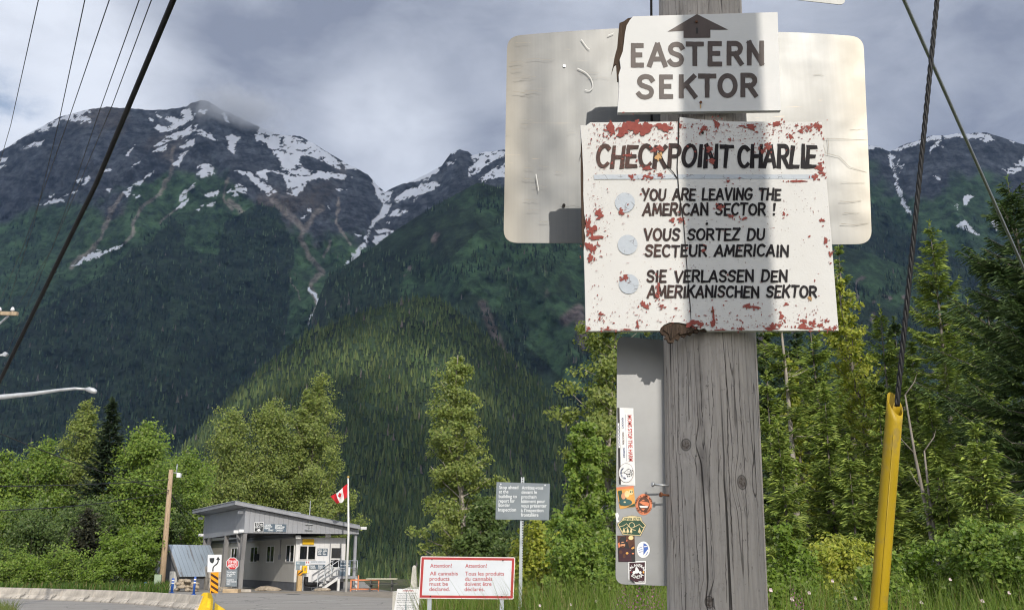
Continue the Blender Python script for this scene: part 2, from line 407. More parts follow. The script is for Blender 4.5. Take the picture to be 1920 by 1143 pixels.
def colA(s, t, q):
    px, py = proj_st(s, t)
    jx = px + (fbm(s * 90, t * 90, 3, 4) - .5) * 16; jy = py + (fbm(s * 90, t * 90, 13, 4) - .5) * 12
    yg = np.interp(px, XG, YG) + (fbm(s * 16, t * 16, 23, 5, .6) - .5) * 190
    g = sstep(py, yg - 14, yg + 18)[..., None]
    br = sstep(fbm(s * 22, t * 14, 33, 4), .5, .66) * sstep(np.abs(px - 400), 330, 180)
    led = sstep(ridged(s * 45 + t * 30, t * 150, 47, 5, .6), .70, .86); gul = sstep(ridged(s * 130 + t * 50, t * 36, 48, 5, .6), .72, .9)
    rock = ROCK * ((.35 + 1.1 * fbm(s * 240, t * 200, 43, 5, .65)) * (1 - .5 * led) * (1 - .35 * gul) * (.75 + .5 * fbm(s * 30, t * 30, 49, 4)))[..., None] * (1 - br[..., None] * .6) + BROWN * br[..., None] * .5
    shr = SHRUB * (.45 + 1.1 * fbm(s * 70, t * 50, 53, 5, .6))[..., None]
    c = rock * (1 - g) + shr * g
    for p, w_ in SC:
        d = dline(jx, jy, p); c = c + (SCREE * (.6 + .5 * fbm(s * 200, t * 200, 5, 3))[..., None] - c) * sstep(d, w_ * 1.1, w_ * .35)[..., None] * .8
    fo = np.zeros(px.shape, bool)
    for p in FOR_A: fo |= inpoly(jx, jy, p)
    c = np.where(fo[..., None], WOOD * (.6 + .8 * fbm(s * 60, t * 60, 63, 4))[..., None], c)
    sn = np.zeros(px.shape, bool); jx2 = px + (fbm(s * 200, t * 200, 73, 5, .65) - .5) * 15; jy2 = py + (fbm(s * 200, t * 200, 83, 5, .65) - .5) * 10
    for p in SN: sn |= inpoly(jx2, jy2, p)
    for p in HOLES: sn &= ~inpoly(jx2, jy2, p)
    sn &= ~((fbm(s * 150, t * 260, 93, 4, .6) > .62))
    c = np.where(sn[..., None], SNOW * (.86 + .2 * fbm(s * 90, t * 120, 97, 4))[..., None], c)
    c = np.where((dline(jx, jy, STREAM) < 2.2)[..., None], SNOW, c)
    return c
SIL_A = [(-500, 330), (-150, 300), (0, 284), (40, 258), (110, 222), (160, 206), (200, 199), (240, 203), (280, 207), (330, 203), (350, 200), (358, 194), (375, 190), (392, 192), (405, 200), (430, 210), (470, 232), (510, 248), (560, 254), (600, 278), (650, 308), (690, 328), (708, 348), (722, 360), (735, 352), (760, 342), (800, 325), (828, 312), (845, 288), (862, 279), (878, 284), (885, 291), (910, 283), (945, 281), (1050, 300), (1280, 230), (1500, 262), (1622, 272), (1650, 276), (1668, 283), (1700, 268), (1740, 258), (1790, 250), (1850, 249), (1890, 262), (1920, 270), (2000, 290), (2300, 330)]
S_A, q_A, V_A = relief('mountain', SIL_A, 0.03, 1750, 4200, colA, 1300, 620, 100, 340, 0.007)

SIL_B = [(380, 830), (470, 740), (560, 640), (578, 614), (600, 552), (614, 520), (636, 502), (680, 474), (730, 443), (783, 404), (840, 372), (895, 342), (945, 350), (1090, 400), (1250, 430), (1500, 450), (1620, 470), (1750, 520), (1900, 600), (2200, 700), (2400, 760)]
def colB(s, t, q):
    px, py = proj_st(s, t)
    v = SHRUB * (.5 + 1.0 * fbm(s * 55, t * 45, 153, 5, .6))[..., None]
    v2 = WOOD * (.6 + .9 * fbm(s * 60, t * 60, 163, 4))[..., None]
    g = sstep(fbm(s * 14, t * 14, 173, 4) + .35 * inpoly(px, py, [(830, 500), (900, 430), (1095, 400), (1250, 560), (1110, 760), (980, 640), (900, 560)]), .5, .6)[..., None]
    c = v2 * (1 - g) + v * g
    r = sstep(ridged(s * 30, t * 24, 183, 4), .84, .9) * sstep(fbm(s * 12, t * 12, 193, 3), .52, .6)
    r = np.maximum(r, sstep(dline(px, py, [(905, 570), (925, 620), (945, 665)]), 12, 4) * .8); r = np.maximum(r, sstep(dline(px, py, [(1060, 600), (1085, 580), (1095, 650)]), 16, 5))
    return c * (1 - r[..., None]) + np.array([.15, .12, .11]) * r[..., None]
S_B, q_B, V_B = relief('mountain_ridge', SIL_B, 0.03, 1750, 2900, colB, 620, 260, 300, 200, 0.008, (-0.42, 0.80))

SIL_C = [(-500, 990), (200, 930), (330, 850), (420, 760), (480, 698), (525, 662), (583, 618), (627, 606), (694, 582), (760, 562), (815, 556), (860, 585), (930, 645), (1000, 705), (1070, 762), (1140, 800), (1400, 850), (1700, 800), (2300, 760)]
def colC(s, t, q): return WOOD * 1.1 * (.6 + .9 * fbm(s * 60, t * 60, 263, 4))[..., None] * np.ones(q.shape)[..., None]
S_C, q_C, V_C = relief('hill', SIL_C, -0.034, 900, 1650, colC, 420, 160, 500, 60, 0.004)

rng = np.random.RandomState(11)
def far_trees(name, label, V, S, q, n, hr, mask, cols, seed, mul=(.40, 1.5)):
    """one wood that reads as a mass: many small conifers of three tiers each"""
    rg = np.random.RandomState(seed)
    i = rg.rand(n) * (len(q) - 1.01); j = rg.rand(n) * (len(S) - 1.01)
    ii, jj = i.astype(int), j.astype(int); fi, fj = (i - ii)[:, None], (j - jj)[:, None]
    P = V[ii, jj] * (1 - fi) * (1 - fj) + V[ii + 1, jj] * fi * (1 - fj) + V[ii, jj + 1] * (1 - fi) * fj + V[ii + 1, jj + 1] * fi * fj
    px, py = proj_st(P[:, 0] / P[:, 1], (P[:, 2] - HC) / P[:, 1])
    keep = mask(px, py, P) & (px > -200) & (px < 2120); P = P[keep]; m = len(P)
    h = hr[0] + (hr[1] - hr[0]) * rg.rand(m) ** 1.3; r = h * (0.15 + .10 * rg.rand(m))
    K = 5; vs = []; fs = []; cs = []
    base = cols[0] + (cols[1] - cols[0]) * (rg.rand(m)[:, None] ** 1.5); base = base * ((.55 + .9 * fbm(P[:, 0] / 60, P[:, 1] / 60, seed + 70, 3)) * (mul[0] + mul[1] * rg.rand(m) ** 1.6))[:, None]; dead = rg.rand(m) < .012; base[dead] = (.13, .11, .10)
    for tier, (z0, z1, rr) in enumerate(((-.02, .55, 1.0), (.25, .8, .72), (.55, 1.03, .42))):
        a0 = rg.rand(m) * 6.28
        ring = np.zeros((m, K + 1, 3))
        for a in range(K):
            ang = a0 + 2 * pi * a / K; rad = r * rr * (.7 + .6 * rg.rand(m))
            ring[:, a, 0] = P[:, 0] + np.cos(ang) * rad; ring[:, a, 1] = P[:, 1] + np.sin(ang) * rad; ring[:, a, 2] = P[:, 2] + h * (z0 + .08 * (rg.rand(m) - .5))
        ring[:, K] = P + np.stack([r * .1 * rg.randn(m), 0 * h, h * z1], -1)
        b = len(vs) and sum(len(x) for x in vs)
        vs.append(ring.reshape(-1, 3)); o_ = b + np.arange(m)[:, None] * (K + 1)
        for a in range(K): fs.append(np.stack([o_[:, 0] + a, o_[:, 0] + (a + 1) % K, o_[:, 0] + K], -1))
        cc_ = np.repeat(base[:, None], K + 1, 1); cs.append(cc_.reshape(-1, 3))
    o = npmesh(name, np.concatenate(vs), np.concatenate(fs), m_needle_far, None, np.concatenate(cs))
    tag(o, label, 'forest', None, 'stuff')
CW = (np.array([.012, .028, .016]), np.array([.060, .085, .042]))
def mA(px, py, P):
    f_ = np.zeros(px.shape, bool); jx = px + rng.randn(len(px)) * 9; jy = py + rng.randn(len(px)) * 9
    for p in FOR_A: f_ |= inpoly(jx, jy, p)
    sp = (py > np.interp(px, XG, YG) + 50) & (fbm(px / 60, py / 45, 71, 4) > .56) & (rng.rand(len(px)) < .5)
    return f_ | sp
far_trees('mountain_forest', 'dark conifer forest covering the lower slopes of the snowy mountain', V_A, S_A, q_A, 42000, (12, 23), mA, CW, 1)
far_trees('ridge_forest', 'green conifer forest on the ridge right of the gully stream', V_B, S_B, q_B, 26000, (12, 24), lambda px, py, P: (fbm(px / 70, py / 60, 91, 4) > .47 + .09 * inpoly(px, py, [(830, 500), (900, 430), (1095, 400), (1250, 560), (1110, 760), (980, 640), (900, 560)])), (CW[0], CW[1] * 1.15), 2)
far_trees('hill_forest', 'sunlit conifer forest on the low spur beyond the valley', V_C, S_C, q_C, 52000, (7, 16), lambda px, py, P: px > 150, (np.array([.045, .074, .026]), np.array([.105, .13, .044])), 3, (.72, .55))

# clouds out of view above and behind the camera, added to shade the mountains; sun comes through past their near edge
m_shade_cloud, k = newmat('cloud')
tr = k.new('ShaderNodeBsdfTranslucent', i_Color=(0.93, 0.94, 0.96, 1)); k.l.new(tr.outputs[0], k.out.inputs[0])
ZC = 3600.0
def deck(P):  # where the sun ray of a point meets the cloud level
    P = np.asarray(P, float); tt = (ZC - P[2]) / SDIR[2]; return (P + SDIR * tt)[:2]
def shade_cloud_deck():
    n1, n2 = 110, 90
    edge = [(-700, 800, 1750), (-300, 820, 1750), (100, 850, 1750), (330, 850, 1750), (450, 735, 1750), (520, 680, 1500), (590, 645, 1560), (680, 600, 1600), (820, 560, 1640), (900, 690, 1450), (1000, 740, 1400), (1200, 800, 1350), (1700, 800, 1300), (2500, 800, 1300)]
    E = np.array([deck(pt(*e)) for e in edge]); E = E[np.argsort(E[:, 0])]
    X = np.linspace(-5200, 7200, n1); y0 = np.interp(X, E[:, 0], E[:, 1]); y0 += (fbm(X / 500, X * 0, 8, 4) - .5) * 160
    V = []; F_ = []
    f_ = np.linspace(0, 1, n2)
    for lay in (0, 1):
        for b in f_:
            Y = y0 + (2600 - y0) * b
            th = 30 + 160 * np.minimum(1, 6 * min(b, 1 - b)) * fbm(X / 400, Y / 400, 9 + lay, 4)
            V.append(np.stack([X, Y, ZC + (th if lay else -th * .3)], -1))
    V = np.array(V); idx = np.arange(len(V) * n1).reshape(-1, n1)
    lo, hi = idx[:n2], idx[n2:]
    q = lambda g: np.stack([g[:-1, :-1], g[:-1, 1:], g[1:, 1:], g[1:, :-1]], -1).reshape(-1, 4)
    side = [np.stack([a[:-1], a[1:], b[1:], b[:-1]], -1) for a, b in ((lo[0], hi[0]), (lo[-1], hi[-1]), (lo[:, 0], hi[:, 0]), (lo[:, -1], hi[:, -1]))]
    o = npmesh('shade_clouds', V.reshape(-1, 3), np.concatenate([q(lo), q(hi)] + side), m_shade_cloud, None, None, True)
    tag(o, 'broad unseen grey cloud deck, shaped to shade the mountains', 'shade_clouds', None, 'stuff')
shade_cloud_deck()
def c_depth(px, py):
    s_, t_ = st(px, py); j = int(np.argmin(np.abs(S_C - s_))); col = V_C[:, j]; i = int(np.argmin(np.abs((col[:, 2] - HC) / col[:, 1] - t_))); return col[i, 1]
def shade_cloud_puff(px, py, Y, rx, ry):  # extra unseen cloud, placed so its shadow darkens part of the low spur
    c = deck(pt(px, py, c_depth(px, py))); n = 40; V = []; lay = 9
    for i in range(lay):
        f_ = -1 + 2 * i / (lay - 1); r = math.sqrt(max(0, 1 - f_ * f_)) + .02
        for j in range(n):
            a = 2 * pi * j / n; e = 1 + .5 * (float(fbm(np.array(cos(a) * 1.3 + px), np.array(sin(a) * 1.3 + py), 17, 4)) - .5)
            V.append((c[0] + rx * r * e * cos(a), c[1] + ry * r * e * sin(a), ZC + f_ * 60))
    fs = np.array([(i * n + j, i * n + (j + 1) % n, (i + 1) * n + (j + 1) % n, (i + 1) * n + j) for i in range(lay - 1) for j in range(n)])
    tag(npmesh('shade_clouds', np.array(V), fs, m_shade_cloud, None, None, True), 'separate unseen grey cloud added to shade the low forested spur', 'shade_clouds', None, 'stuff')
for a in ((700, 985, 0, 420, 190), (470, 900, 0, 230, 300), (1010, 960, 0, 330, 170), (890, 640, 0, 150, 90), (530, 800, 0, 130, 190), (1250, 900, 0, 420, 200), (1750, 900, 0, 500, 210)): shade_cloud_puff(*a)
# haze in the valley air
m_haze = bpy.data.materials.new('haze'); m_haze.use_nodes = True; m_haze.node_tree.nodes.clear()
k = NT(m_haze.node_tree); pv = k.new('ShaderNodeVolumePrincipled', i_Color=(0.36, 0.58, 1.0, 1), i_Density=2.6e-5); pv.inputs['Anisotropy'].default_value = 0.0
k.l.new(pv.outputs[0], k.new('ShaderNodeOutputMaterial').inputs['Volume'])
tag(MB().box(-12000, -8000, -36.0, 12000, 13000, 2900).build('haze', m_haze), 'thin blue haze in the valley air', 'haze', None, 'stuff')

m_mist = bpy.data.materials.new('mist'); m_mist.use_nodes = True; m_mist.node_tree.nodes.clear(); k = NT(m_mist.node_tree)
k.co = k.new('ShaderNodeTexCoord').outputs['Object']
rad = k.vmath('LENGTH', k.vmath('MULTIPLY', k.co, (1 / 330, 1 / 260, 1 / 130)))
den = k.math('MULTIPLY', k.ramp(k.math('ADD', rad, k.math('MULTIPLY', k.math('SUBTRACT', k.noise(k.co, .008, 4, .6), .5), 1.5)), .85, .15), .010)
pv = k.new('ShaderNodeVolumePrincipled', i_Color=(.97, .98, 1, 1), i_Density=den); k.l.new(pv.outputs[0], k.new('ShaderNodeOutputMaterial').inputs['Volume'])
bm = bmesh.new(); bmesh.ops.create_icosphere(bm, subdivisions=3, radius=1)
for v in bm.verts: v.co = Vector((v.co.x * 340, v.co.y * 270, v.co.z * 135))
me = bpy.data.meshes.new('mist'); bm.to_mesh(me); bm.free(); me.materials.append(m_mist); mo = bpy.data.objects.new('mist', me); COL.objects.link(mo); mo.location = pt(455, 205, 4050); tag(mo, 'grey cloud mist wrapping the rocky summit', 'mist', None, 'stuff')

# ================================================================== lettering
def arc(cx, cy, rx, ry, a0, a1, n=14):
    return [(cx + rx * cos(R(a0 + (a1 - a0) * i / n)), cy + ry * sin(R(a0 + (a1 - a0) * i / n))) for i in range(n + 1)]
def crv(P, n=5):
    P = [P[0]] + P + [P[-1]]; out = []
    for i in range(1, len(P) - 2):
        p0, p1, p2, p3 = [np.array(P[i + j]) for j in (-1, 0, 1, 2)]
        for q in range(n):
            t = q / n; out.append(tuple(.5 * (2 * p1 + (p2 - p0) * t + (2 * p0 - 5 * p1 + 4 * p2 - p3) * t * t + (3 * p1 - p0 - 3 * p2 + p3) * t ** 3)))
    return out + [P[-1]]
Scurve = crv([(.95, .82), (.8, .95), (.5, 1), (.2, .93), (.08, .76), (.2, .6), (.5, .51), (.8, .42), (.92, .25), (.8, .07), (.5, 0), (.2, .04), (.03, .16)])
GL = {
 'A': (.92, [[(0, 0), (.47, 1)], [(.53, 1), (1, 0)], [(.2, .3), (.8, .3)]]),
 'C': (.82, [arc(.56, .5, .56, .5, 48, 312)]), 'D': (.85, [[(.04, 0), (.04, 1)], [(.04, 1)] + arc(.4, .5, .58, .5, 88, -88) + [(.04, 0)]]),
 'E': (.68, [[(.05, 0), (.05, 1)], [(.05, 1), (.97, 1)], [(.05, .52), (.82, .52)], [(.05, 0), (1, 0)]]),
 'G': (.88, [arc(.55, .5, .55, .5, 48, 335) + [(1.0, .44)], [(.6, .44), (1.05, .44)]]),
 'H': (.84, [[(.05, 0), (.05, 1)], [(.95, 0), (.95, 1)], [(.05, .5), (.95, .5)]]), 'I': (.16, [[(.5, 0), (.5, 1)]]),
 'K': (.84, [[(.05, 0), (.05, 1)], [(.92, 1), (.08, .4)], [(.36, .62), (1, 0)]]), 'L': (.66, [[(.05, 1), (.05, 0)], [(.05, 0), (1, 0)]]),
 'M': (1.05, [[(0, 0), (.12, 1)], [(.12, 1), (.5, .2)], [(.5, .2), (.88, 1)], [(.88, 1), (1, 0)]]),
 'N': (.88, [[(.05, 0), (.05, 1)], [(.05, 1), (.95, 0)], [(.95, 0), (.95, 1)]]), 'O': (.92, [arc(.5, .5, .5, .5, 90, 450, 24)]),
 'P': (.78, [[(.05, 0), (.05, 1)], [(.05, 1)] + arc(.55, .74, .42, .26, 88, -88) + [(.05, .48)]]),
 'R': (.82, [[(.05, 0), (.05, 1)], [(.05, 1)] + arc(.55, .74, .4, .26, 88, -88) + [(.05, .48)], [(.5, .48), (1, 0)]]),
 'S': (.80, [Scurve]), 'T': (.82, [[(0, 1), (1, 1)], [(.5, 1), (.5, 0)]]), 'U': (.86, [[(.05, 1), (.05, .35)] + arc(.5, .34, .45, .34, 180, 360) + [(.95, 1)]]),
 'V': (.86, [[(0, 1), (.47, 0)], [(.53, 0), (1, 1)]]), 'Y': (.84, [[(0, 1), (.5, .45)], [(1, 1), (.36, 0)]]), 'Z': (.8, [[(.05, 1), (.95, 1)], [(.95, 1), (.05, 0)], [(.05, 0), (1, 0)]]),
 '!': (.2, [[(.6, 1), (.45, .44)], [(.42, .06), (.42, .03)]]),
}
def brush(mb, pts, w0, w1, y, to2d, rg, flat=False):
    """one brush stroke as a ribbon; pts in photo-plane units, to2d maps to board x,z"""
    P = [np.array(p, float) for p in pts]
    if len(P) == 2: P = [P[0] + (P[1] - P[0]) * i / 6 for i in range(7)]
    n = len(P); V = []; ext = (w0 * .42)
    d0 = P[0] - P[1]; d1 = P[-1] - P[-2]
    closed = np.hypot(*(P[0] - P[-1])) < 1e-6
    if not closed:
        P[0] = P[0] + d0 / (np.hypot(*d0) + 1e-9) * ext; P[-1] = P[-1] + d1 / (np.hypot(*d1) + 1e-9) * ext
    sk = 0 if flat else rg.uniform(-.25, .25)
    for i, p in enumerate(P):
        if closed: t = P[(i + 1) % (n - 1)] - P[(i - 1) % (n - 1)]
        else: t = P[min(i + 1, n - 1)] - P[max(i - 1, 0)]
        t = t / (np.hypot(*t) + 1e-9); q = np.array([-t[1], t[0]])
        w_ = (w0 + (w1 - w0) * i / (n - 1)) * (1 + (0 if closed else rg.uniform(-.05, .05))) / 2
        e = t * sk * w_ if i in (0, n - 1) and not closed else 0
        V += [to2d(*(p + q * w_ + e)), to2d(*(p - q * w_ - e))]
    mb.add([(x, y, z) for x, z in V], [(2 * i, 2 * i + 1, 2 * i + 3, 2 * i + 2) for i in range(n - 1)])
def painted(mb, text, x0, x1, yb, cap, wd, y, to2d, rg, slope=0.0, casual=True):
    """hand lettered line between photo-plane x0..x1 on baseline yb, cap height cap"""
    adv = []; 
    for ch in text: adv.append(.52 if ch == ' ' else GL[ch][0])
    gap = .30 if casual else .26
    tot = sum(adv) + gap * (len(text) - 1); sc = (x1 - x0) / tot; x = x0; kk = 0
    for ch, a in zip(text, adv):
        if ch != ' ':
            b = yb + slope * (x - x0) + (rg.uniform(-.025, .025) * cap if casual else 0); ro = rg.uniform(-.05, .05) if casual else 0; ch_ = cap * (1 + (rg.uniform(-.05, .05) if casual else 0))
            for sp in GL[ch][1]:
                q = []
                for gx, gy in sp:
                    px = x + gx * a * sc + (.06 * cap * gy if casual else 0) + ro * cap * (gy - .5); q.append((px, b - wd * .42 - gy * (ch_ - wd * .84)))
                brush(mb, q, wd * (1.12 if casual else 1), wd * (.86 if casual else 1), y - kk * 4e-5, to2d, rg, not casual); kk += 1
        x += (a + gap) * sc

_tc = {}
def textpoly(s, bold=0.0):
    if (s, bold) in _tc: return _tc[(s, bold)]
    cu = bpy.data.curves.new('t', 'FONT'); cu.body = s; cu.size = 1; cu.offset = bold; cu.resolution_u = 3
    ob = bpy.data.objects.new('t', cu); COL.objects.link(ob); dg = bpy.context.evaluated_depsgraph_get(); dg.update()
    me = bpy.data.meshes.new_from_object(ob.evaluated_get(dg)); V = np.array([v.co[:2] for v in me.vertices]); Fc = [tuple(p.vertices) for p in me.polygons]
    bpy.data.objects.remove(ob); bpy.data.curves.remove(cu); bpy.data.meshes.remove(me); _tc[(s, bold)] = (V, Fc); return V, Fc
def ptext(mb, s, x0, yb, cap, to2d, y, width=None, bold=.018, rot=0.0, center=False):
    """printed text in photo-plane units (x right, y down)"""
    V, Fc = textpoly(s, bold); X = V[:, 0] - V[:, 0].min(); Z = V[:, 1]; k_ = cap / .62; kx = k_
    if width: kx = width / (X.max() + 1e-9)
    xx, yy = X * kx, -Z * k_
    if center: xx = xx - xx.max() / 2
    c, s_ = cos(rot), sin(rot)
    P = [to2d(x0 + a * c - b * s_, yb + a * s_ + b * c) for a, b in zip(xx, yy)]
    mb.add([(p[0], y, p[1]) for p in P], Fc)
class Plane:
    """a vertical plane facing the road at distance Y; maps photo points to local x,z about an origin"""
    def __init__(self, Y, cx, cy): self.Y = Y; self.o = pt(cx, cy, Y)
    def __call__(self, px, py): p = pt(px, py, self.Y) - self.o; return (p[0], p[2])
    def many(self, L): return [self(*p) for p in L]

# ================================================================== weathered post
def wood_mat(name, knots, base=(0.45, 0.41, 0.372), dark=(0.10, 0.09, 0.085), sc=1.0):
    m, k = newmat(name)
    sx = k.new('ShaderNodeSeparateXYZ'); k.l.new(k.co, sx.inputs[0])
    off = None; core = None; halo = None
    for (kx, kz, r) in knots:
        d = k.vmath('LENGTH', k.vmath('MULTIPLY', k.vmath('SUBTRACT', k.co, (kx, 0, kz)), (1, 0, .72)))
        e = k.math('MULTIPLY', k.ramp(d, r * 5.5, 0, 0, 1), r * 1.5); off = e if off is None else k.math('ADD', off, e)
        c_ = k.ramp(d, r * 1.05, r * .8); core = c_ if core is None else k.math('MAXIMUM', core, c_)
        h_ = k.ramp(k.math('ABSOLUTE', k.math('SUBTRACT', d, r * 1.1)), r * .25, 0); halo = h_ if halo is None else k.math('MAXIMUM', halo, h_)
    v = k.new('ShaderNodeCombineXYZ'); x_ = sx.outputs[0] if off is None else k.math('ADD', sx.outputs[0], off)
    k.l.new(x_, v.inputs[0]); k.l.new(sx.outputs[1], v.inputs[1]); k.l.new(sx.outputs[2], v.inputs[2]); v = v.outputs[0]
    g1 = k.noise(k.scale(v, (1, 1, .035)), 95 * sc, 4, .6); g2 = k.noise(k.scale(v, (1, 1, .03)), 26 * sc, 3, .5); g3 = k.noise(k.scale(v, (1, 1, .12)), 9 * sc, 4)
    ck = k.noise(k.scale(v, (1, 1, .010)), 19 * sc, 1, .4, .15); crack = k.math('MULTIPLY', k.ramp(k.math('ABSOLUTE', k.math('SUBTRACT', ck, .5)), .006, .0015), k.ramp(g3, .34, .5, .25, 1))
    ck2 = k.noise(k.scale(k.vmath('ADD', v, (3, 1, 2)), (1, 1, .03)), 48 * sc, 2, .45, .2); crack2 = k.math('MULTIPLY', k.ramp(k.math('ABSOLUTE', k.math('SUBTRACT', ck2, .5)), .007, .002), k.ramp(g3, .4, .62))
    c = k.mix(g1, tuple(b * .62 for b in base) + (1,), tuple(min(1, b * 1.3) for b in base) + (1,))
    c = k.mix(k.ramp(k.noise(k.scale(v, (1, 1, .4)), 60 * sc, 6, .7), .5, .72, 0, .5), c, tuple(b * .55 for b in base) + (1,)); c = k.mix(k.ramp(g2, .56, .72, 0, .45), c, tuple(b * .5 for b in base) + (1,))
    st_ = k.math('MULTIPLY', k.ramp(k.math('ABSOLUTE', k.math('ADD', sx.outputs[0], k.math('MULTIPLY', k.math('SUBTRACT', g3, .5), .06))), .022 / sc, .004), k.ramp(k.noise(k.scale(k.co, (1, 1, .5)), 8, 5), .42, .62))
    c = k.mix(k.math('MULTIPLY', st_, .55), c, (*dark, 1))
    c = k.mix(k.ramp(k.noise(k.co, 70, 3), .66, .74, 0, .6), c, (*dark, 1))
    if core is not None:
        c = k.mix(k.math('MULTIPLY', core, k.ramp(k.noise(k.co, 130, 3), .3, .7, .45, .95)), c, (.10, .075, .06, 1)); c = k.mix(k.math('MULTIPLY', halo, .75), c, (.045, .04, .035, 1))
    c = k.mix(k.math('MULTIPLY', k.math('MAXIMUM', crack, k.math('MULTIPLY', crack2, .8)), .9), c, (.03, .026, .023, 1))
    h = k.math('SUBTRACT', k.math('ADD', g1, k.math('MULTIPLY', g2, .6)), k.math('MULTIPLY', k.math('MAXIMUM', crack, crack2), 1.6))
    principled(k, c, .9, 0, k.bump(h, .75, .006), .2); return m

PY = 3.16
def polexy(py): # axis of the post in the photo, left and right edge
    l = 1238 + (1250 - 1238) * (py / 1143); r = 1386 + (1440 - 1386) * (py / 1143); return (l + r) / 2, (r - l)
a0 = pt(polexy(1143)[0], 1143, PY); a1 = pt(polexy(0)[0], 0, PY)
pdir = (a1 - a0) / (a1[2] - a0[2])
pole_at = lambda z: a0 + pdir * (z - a0[2])
base = pole_at(0.0); PR = .159
def knot(px, py): p = pt(px, py, PY - PR); return (p[0] - base[0], p[2])
pole = thing('utility_pole', 'weathered grey wooden post carrying the stacked Eastern Sektor and Checkpoint Charlie signs', 'utility pole', base)
m_post = wood_mat('weathered_post', [(*knot(1291, 830), .012), (*knot(1393, 903), .014), (*knot(1331, 1128), .011)])
mb = MB(); mb.smooth = True; n = 72; zs = np.linspace(-.3, 7.8, 150); V = []
for z in zs:
    c = pole_at(z) - base
    for j in range(n):
        a = 2 * pi * j / n; r = PR * (1 - .012 * (z - 2)) * (1 + .012 * (vnoise(np.array(a * 3), np.array(z * .5), 4) - .5)); V.append((c[0] + r * cos(a), c[1] + r * sin(a), z))
mb.add(V, [(i * n + j, i * n + (j + 1) % n, (i + 1) * n + (j + 1) % n, (i + 1) * n + j) for i in range(len(zs) - 1) for j in range(n)] + [tuple(range((len(zs) - 1) * n, len(zs) * n))])
mb.build('shaft', m_post, pole)
def pole_crack(P, w0):
    mb = MB(); V = []; rgc = random.Random(int(P[0][0])); Q = []
    for (x0, y0), (x1, y1) in zip(P[:-1], P[1:]):
        for j in range(14): t = j / 14; Q.append((x0 + (x1 - x0) * t + rgc.uniform(-.7, .7), y0 + (y1 - y0) * t))
    for i, (px, py) in enumerate(Q):
        p = pt(px, py, PY - PR); z = p[2]; c = pole_at(z); r = PR * (1 - .012 * (z - 2)) * 1.003 + .0006; dx = max(-.96, min(.96, (p[0] - c[0]) / r)); a = -math.acos(dx); w_ = w0 * min(1, 6 * i / len(Q), 6 * (1 - i / len(Q))) * rgc.uniform(.4, 1.1) / r / 2
        for q_ in (-1, 1): V.append((c[0] + r * cos(a + q_ * w_) - base[0], c[1] + r * sin(a + q_ * w_) - base[1], z))
    mb.add(V, [(2 * i, 2 * i + 1, 2 * i + 3, 2 * i + 2) for i in range(len(Q) - 1)]); mb.build('crack', m_crack, pole)
m_crack = mk('deep_crack', (.06, .052, .046), .95, .3, 60)
pz = lambda x, y: (1220 + x / 2.104, 600 + y / 2.104)
for P, w_ in (([(120, 60), (124, 300), (118, 560), (128, 800), (130, 1130)], .0016), ([(190, 50), (204, 330), (208, 420)], .0022), ([(236, 130), (248, 330), (232, 560), (238, 830), (246, 1060)], .0018), ([(292, 50), (302, 330), (305, 520), (318, 800), (328, 1020)], .0030), ([(348, 70), (356, 330), (378, 620), (388, 880), (392, 1120)], .0020), ([(405, 90), (420, 420), (440, 800), (450, 1100)], .0014), ([(180, 600), (186, 860), (196, 1000), (192, 1130)], .0014), ([(78, 90), (84, 400), (78, 640), (86, 1000)], .0013), ([(266, 420), (268, 640), (272, 780)], .0015), ([(296, 900), (298, 1130)], .0018), ([(152, 440), (148, 340), (152, 150)], .0012)): pole_crack([pz(*p) for p in P], w_)
m_rust = mk('rusty_iron', (.14, .055, .025), .8, .4, 80, .4, 200, .001); m_black = mk('black_rubber', (.012, .012, .013), .55, .3, 20); m_galv = mk('galvanised_steel', (.50, .52, .54), .45, .25, 12, .15, 60, .002, metal=.7)
for px, py, sz in ((1245, 910, .036), (1247, 929, .012)):
    p = pt(px, py, PY - .03) - base; MB().tube([p + [.03, 0, 0], p - [sz, .01, -.003]], .0035, 8).tube([p - [sz, .01, -.003], p - [sz + .006, .012, -.004]], .008, 8).build('nail', m_galv if sz > .03 else m_rust, pole)
wa, wb = pt(1221, -20, PY), pt(1222, 235, PY); MB().tube([wa + (wa - wb) * 4 - base, wb - base], .005, 6).build('ground_wire', m_black, pole)

# ---- aluminium sign seen from behind
m_alu, k = newmat('weathered_aluminium')
br_ = k.noise(k.scale(k.co, (90, 90, 1.2)), 1.0, 4); cl = k.noise(k.co, 3.2, 6, .6); scx = k.noise(k.scale(k.co, (5, 5, 130)), 1.0, 3, .6, 1.2)
c = k.mix(k.ramp(cl, .3, .7), (.128, .134, .138, 1), (.172, .174, .172, 1)); c = k.mix(k.ramp(br_, .3, .7, 0, .05), c, (.4, .4, .38, 1))
c = k.mix(k.math('MULTIPLY', k.ramp(scx, .69, .73), k.ramp(k.noise(k.co, 4, 3), .45, .6)), c, (.33, .27, .2, 1))
sy_ = k.new('ShaderNodeSeparateXYZ'); k.l.new(k.co, sy_.inputs[0])
c = k.mix(k.math('MULTIPLY', k.ramp(k.math('ABSOLUTE', sy_.outputs[0]), .55, .72), .30), c, (.36, .31, .22, 1))
principled(k, c, k.ramp(cl, .2, .8, .36, .46), .36, k.bump(k.math('ADD', k.noise(k.co, 2.6, 2), k.math('MULTIPLY', br_, .0015)), .3, .05), .4)
m_swhite0 = mk('scratch_bright', (.62, .62, .60), .4, .1); m_hole = mk('dark_hole', (.015, .013, .012), .9)
YA = PY + .178; PA = Plane(YA, 1282, 262)
